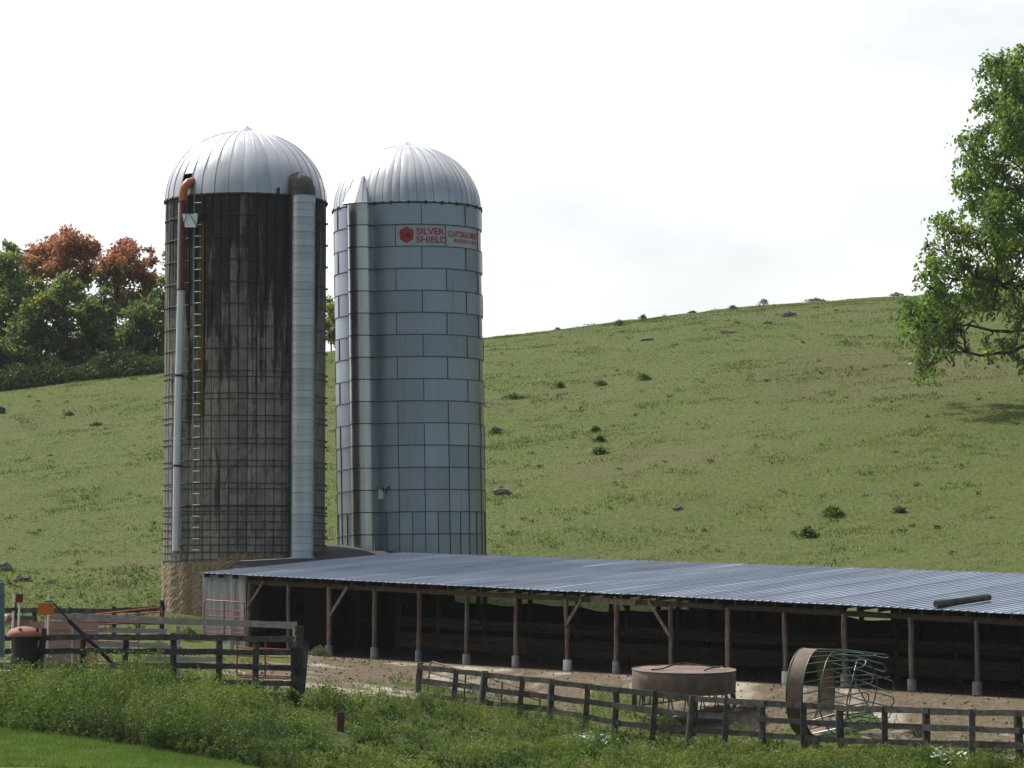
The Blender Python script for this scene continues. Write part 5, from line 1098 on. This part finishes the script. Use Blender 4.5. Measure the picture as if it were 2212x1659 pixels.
bY1 = [80.6, 80.8, 81, 81.2, 80.9, 82.5, 86.5, 88.8, 87, 84.0, 79.8, 75.8, 73.0]       # back limit
_mx = [-60, 0, 150, 300, 450, 540]; _mY = [gvy(0, y, x) for x, y in zip(_mx, (1570, 1578, 1599, 1622, 1646, 1664))]
mown = lambda vx: np.interp(vx, _mx + [700, 2300], _mY + [62, 62])
def fy_main(vx):
    y1 = np.interp(vx, bxl, bY1); y0 = np.maximum(mown(vx), 66.0); Y = y0 + (y1 - y0) * rng.random(len(vx)); return Y, ~((np.abs(vx - 737) < 24) & (Y < Yk + .2) & (Y > Yk - 4.5))
tallf = lambda vx, Y: (.55 + .75 * sm(vx, 620, 480) * sm(Y, 74, 77) * sm(82, 82, 81)) if False else (.62 + .62 * sm(-vx, -640, -380))
weed_field('foreground_weeds', 'dense green weeds filling the bank in front of the fences', 10500, fy_main, 'weed', .50, .048, 46, .10, lambda vx, Y: (.48 + .50 * sm(-vx, -640, -380)) * (1 - .35 * sm(Y, 78.5, 80)))
def fy_line(vx):
    y1 = np.interp(vx, bxl, bY1) + .3; return y1 - rng.random(len(vx)) ** 2 * 1.6, (vx > -60)
weed_field('fence_foot_weeds', 'ragged weeds growing along the foot of the board fences', 900, fy_line, 'weed', .30, .05, 34, .08, lambda vx, Y: .5 + .9 * (vnoise(vx, vx * 0, 60, 3)) * sm(-vx, -900, -200) + .2)
def fy_pocket(vx):
    Y = np.interp(vx, bxl, bY1) + rng.random(len(vx)) * 6.0; X = (vx - CX) / F * Y; w_ = (X - SO[0]) * SW[0] + (Y - SO[1]) * SW[1]; return Y, (w_ < -1.2) & (dirt_of(X, Y) < .45) & (rng.random(len(vx)) < .8)
weed_field('yard_weeds', 'low weeds and grass creeping into the dirt yard behind the fence', 4200, fy_pocket, 'weed', .20, .045, 26, .05)
def fy_bank(vx):
    Y = rng.uniform(104, 124, len(vx)); return Y, (vx < 352) | (rng.random(len(vx)) < -1)
weed_field('bank_weeds', 'tangle of weeds on the bank left of the concrete silo', 5200, fy_bank, 'weed', .40, .075, 14, .45, lambda vx, Y: sm(-np.abs(Y - 113 - vx * .006), -7, -2) * 1.0 + .10)
def fy_dry(vx): Y = rng.uniform(84, 97, len(vx)); return Y, (vx < 560)
weed_field('corral_grass', 'short grass inside the left corral', 2500, fy_dry, 'weed', .16, .05, 14, .1)
# bushy clumps standing up out of the weeds
nc = 230; vx = rng.uniform(-60, 2290, nc); y1 = np.interp(vx, bxl, bY1) - .9 - 1.0 * sm(-vx, -720, -600); y0 = np.maximum(mown(vx) + .6, 66); Yc_ = y0 + (y1 - y0) * rng.random(nc) ** .8
kp = ~((np.abs(vx - 737) < 55) & (Yc_ < Yk + .6) & (Yc_ > Yk - 6)); vx, Yc_ = vx[kp], Yc_[kp]; Xc_ = (vx - CX) / F * Yc_; nc = len(vx)
big_ = sm(-vx, -700, -300); rc_ = rng.uniform(.22, .55, nc) * (1 + .35 * big_); hc_ = rc_ * rng.uniform(.75, 1.25, nc) * (.85 + .3 * big_) * np.where(vx > 860, .72, 1); per = (rc_ / .4) ** 2 * 520
ii = np.repeat(np.arange(nc), per.astype(int)); m_ = len(ii); th = rng.uniform(0, 6.28, m_); ph = np.arccos(rng.random(m_) ** .8); rr = (.55 + .45 * rng.random(m_) ** .5) * (1 + .25 * np.sin(th * 3 + ii) + .18 * np.sin(th * 5 + 2 * ii))
P = np.stack([Xc_[ii] + rc_[ii] * rr * np.sin(ph) * np.cos(th), Yc_[ii] + rc_[ii] * rr * np.sin(ph) * np.sin(th), gz(Xc_, Yc_)[ii] + hc_[ii] * 1.25 * rr * np.cos(ph) + .03], 1)
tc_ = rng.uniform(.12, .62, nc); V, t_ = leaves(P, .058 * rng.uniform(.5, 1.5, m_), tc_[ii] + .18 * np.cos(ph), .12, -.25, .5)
tag(np_mesh('weed_clumps', V, 4, M['weed'], None, t_), 'bushy clumps of taller weeds rising from the foreground bank', kind='stuff')
def fy_edge(vx): return mown(vx) + .3 + rng.random(len(vx)) ** 1.2 * 2.6, (vx < 640) & (rng.random(len(vx)) < .35 + .8 * sm(vnoise(vx, vx * 0, 95, 61), .3, .6))
weed_field('edge_weeds', 'tall weed thicket along the edge of the mown grass, its shaded front painted dark', 2600, fy_edge, 'leaf_dark', .80, .07, 60, .0, lambda vx, Y: .55 + .65 * sm(vnoise(vx, vx * 0, 95, 61), .3, .7))  # dark leaf colour stands in for the shade on the thicket's front
# grass blades
def blades(name, label, X, Y, h, w, mt, tc, tj=.15):
    n = len(X); z = gz(X, Y); a = rng.uniform(0, 6.28, n); l = rng.normal(size=(n, 2)) * .45
    b0 = np.stack([X, Y, z - .01], 1); s_ = np.stack([np.cos(a), np.sin(a), np.zeros(n)], 1) * (np.asarray(w) * np.ones(n))[:, None]
    tp_ = b0 + np.stack([l[:, 0] * h, l[:, 1] * h, h * np.ones(n)], 1); V = np.stack([b0 - s_, b0 + s_, tp_], 1).reshape(-1, 3)
    tag(np_mesh(name, V, 3, M[mt], None, np.clip(tc + rng.normal(size=n) * tj, 0, 1)), label, kind='stuff')
n = 90000; vx = rng.uniform(-80, 760, n); y1 = mown(vx) + .5; Y = 64 + (y1 - 64) * rng.random(n); X = (vx - CX) / F * Y
blades('mown_grass', 'short mown lawn grass in the bottom left corner', X, Y, .085 * rng.uniform(.5, 1.5, n), .011, 'mown', .5 + .4 * (vnoise(X, Y, 1.2, 41) - .5) + .3 * (vnoise(X, Y, .35, 42) - .5), .25)
# hillside turf: denser, taller tussocks where the noise says so
n = 460000; vx = rng.uniform(-80, 2300, n); Y = 104 + (243 - 104) * rng.random(n) ** .9; X = (vx - CX) / F * Y
d = vnoise(X, Y, 2.6, 51) * .5 + vnoise(X, Y, .9, 52) * .5; w_ = (X - SO[0]) * SW[0] + (Y - SO[1]) * SW[1]; t_ = (X - SO[0]) * SD[0] + (Y - SO[1]) * SD[1]
keep = ((w_ > 9.3) | (t_ < -8)) & (rng.random(n) < .50 + .30 * sm(d, .3, .8)) & ((X - C1.x) ** 2 + (Y - Y1) ** 2 > 9) & ((X - X2) ** 2 + (Y - Y2) ** 2 > 8)
X, Y, d = X[keep], Y[keep], d[keep]; dr_ = vnoise(X, Y, 16, 53) * .6 + vnoise(X, Y, 4, 54) * .4
hh = (.04 + .075 * sm(d, .45, .85) ** 1.5) * rng.uniform(.5, 1.4, len(X))
blades('hill_grass', 'tussocky pasture grass over the hillside', X, Y, hh, .020 + .016 * (Y - 100) / 140, 'pasture', (.34 + .55 * sm(dr_, .42, .72)) - .08 * sm(d, .5, .8), .33)

# scattered small dark weeds, too many and too small to single out
n = 520; vx = rng.uniform(-60, 2290, n); Y = 106 + 130 * rng.random(n); X = (vx - CX) / F * Y; w_ = (X - SO[0]) * SW[0] + (Y - SO[1]) * SW[1]; t_ = (X - SO[0]) * SD[0] + (Y - SO[1]) * SD[1]
kp = ((w_ > 11) | (t_ < -9)) & ((X - C1.x) ** 2 + (Y - Y1) ** 2 > 14) & ((X - X2) ** 2 + (Y - Y2) ** 2 > 14); X, Y = X[kp], Y[kp]; sz = rng.random(len(X)) ** 3 * .8 + .3
ii = np.repeat(np.arange(len(X)), 26); P = np.stack([X[ii] + rng.normal(size=len(ii)) * .22 * sz[ii], Y[ii] + rng.normal(size=len(ii)) * .16 * sz[ii], gz(X[ii], Y[ii]) + rng.random(len(ii)) * .24 * sz[ii]], 1)
V, t_ = leaves(P, .10 * rng.uniform(.6, 1.4, len(P)), .35 + rng.normal(size=len(X))[ii] * .2, .15, -.3); tag(np_mesh('scattered_weeds', V, 4, M['weed'], None, t_), 'small dark weeds dotted over the whole hillside', kind='stuff')

hz = MB(); hz.add([(-1400, -90, -60), (1400, -90, -60), (1400, 900, -60), (-1400, 900, -60), (-1400, -90, 42), (1400, -90, 42), (1400, 900, 42), (-1400, 900, 42)], [(3, 2, 1, 0), (4, 5, 6, 7), (0, 1, 5, 4), (1, 2, 6, 5), (2, 3, 7, 6), (3, 0, 4, 7)])
hm = bpy.data.materials.new('thin_haze'); hm.use_nodes = True; hn = hm.node_tree; hn.nodes.clear(); ho = hn.nodes.new('ShaderNodeOutputMaterial'); hv = hn.nodes.new('ShaderNodeVolumePrincipled')
hv.inputs['Color'].default_value = (.86, .92, 1, 1); hv.inputs['Density'].default_value = .00008; hv.inputs['Anisotropy'].default_value = .2; hn.links.new(hv.outputs[0], ho.inputs['Volume'])
tag(hz.build('haze', hm), 'faint pale haze filling the air over the farm', kind='stuff')

# clods, stones and straw trodden into the yard
n = 5200; vx = rng.uniform(300, 2290, n); Y = 76 + 27 * rng.random(n); X = (vx - CX) / F * Y; kp = dirt_of(X, Y) > .5; X, Y = X[kp], Y[kp]; n = len(X)
s = .012 + .05 * rng.random(n) ** 3; z = gz(X, Y); off = np.array([[1, 0, 0], [-.5, .87, 0], [-.5, -.87, 0], [0, 0, .8]]); V = []
for f in ((0, 1, 3), (1, 2, 3), (2, 0, 3)): V.append(np.stack([np.stack([X, Y, z], 1) + off[i] * s[:, None] * rng.uniform(.7, 1.3, (n, 1)) for i in f], 1))
tag(np_mesh('clods', np.concatenate(V).reshape(-1, 3), 3, simple('clod_earth', (.13, .095, .065), (.07, .05, .035), 3, 1.0), None), 'small dark clods and stones scattered over the dirt yard', kind='stuff')
n = 2600; vx = rng.uniform(480, 2290, n); Y = 76 + 26 * rng.random(n); X = (vx - CX) / F * Y; w_ = (X - SO[0]) * SW[0] + (Y - SO[1]) * SW[1]; kp = (w_ < -1.1) & (dirt_of(X, Y) > .4) & (vnoise(X, Y, 1.8, 77) > .5); X, Y = X[kp], Y[kp]
blades('yard_tufts', 'thin grass tufts sprouting in patches of the dirt yard', np.repeat(X, 9) + rng.normal(size=len(X) * 9) * .09, np.repeat(Y, 9) + rng.normal(size=len(X) * 9) * .09, .07 * rng.uniform(.5, 1.6, len(X) * 9), .008, 'mown', .5, .2)
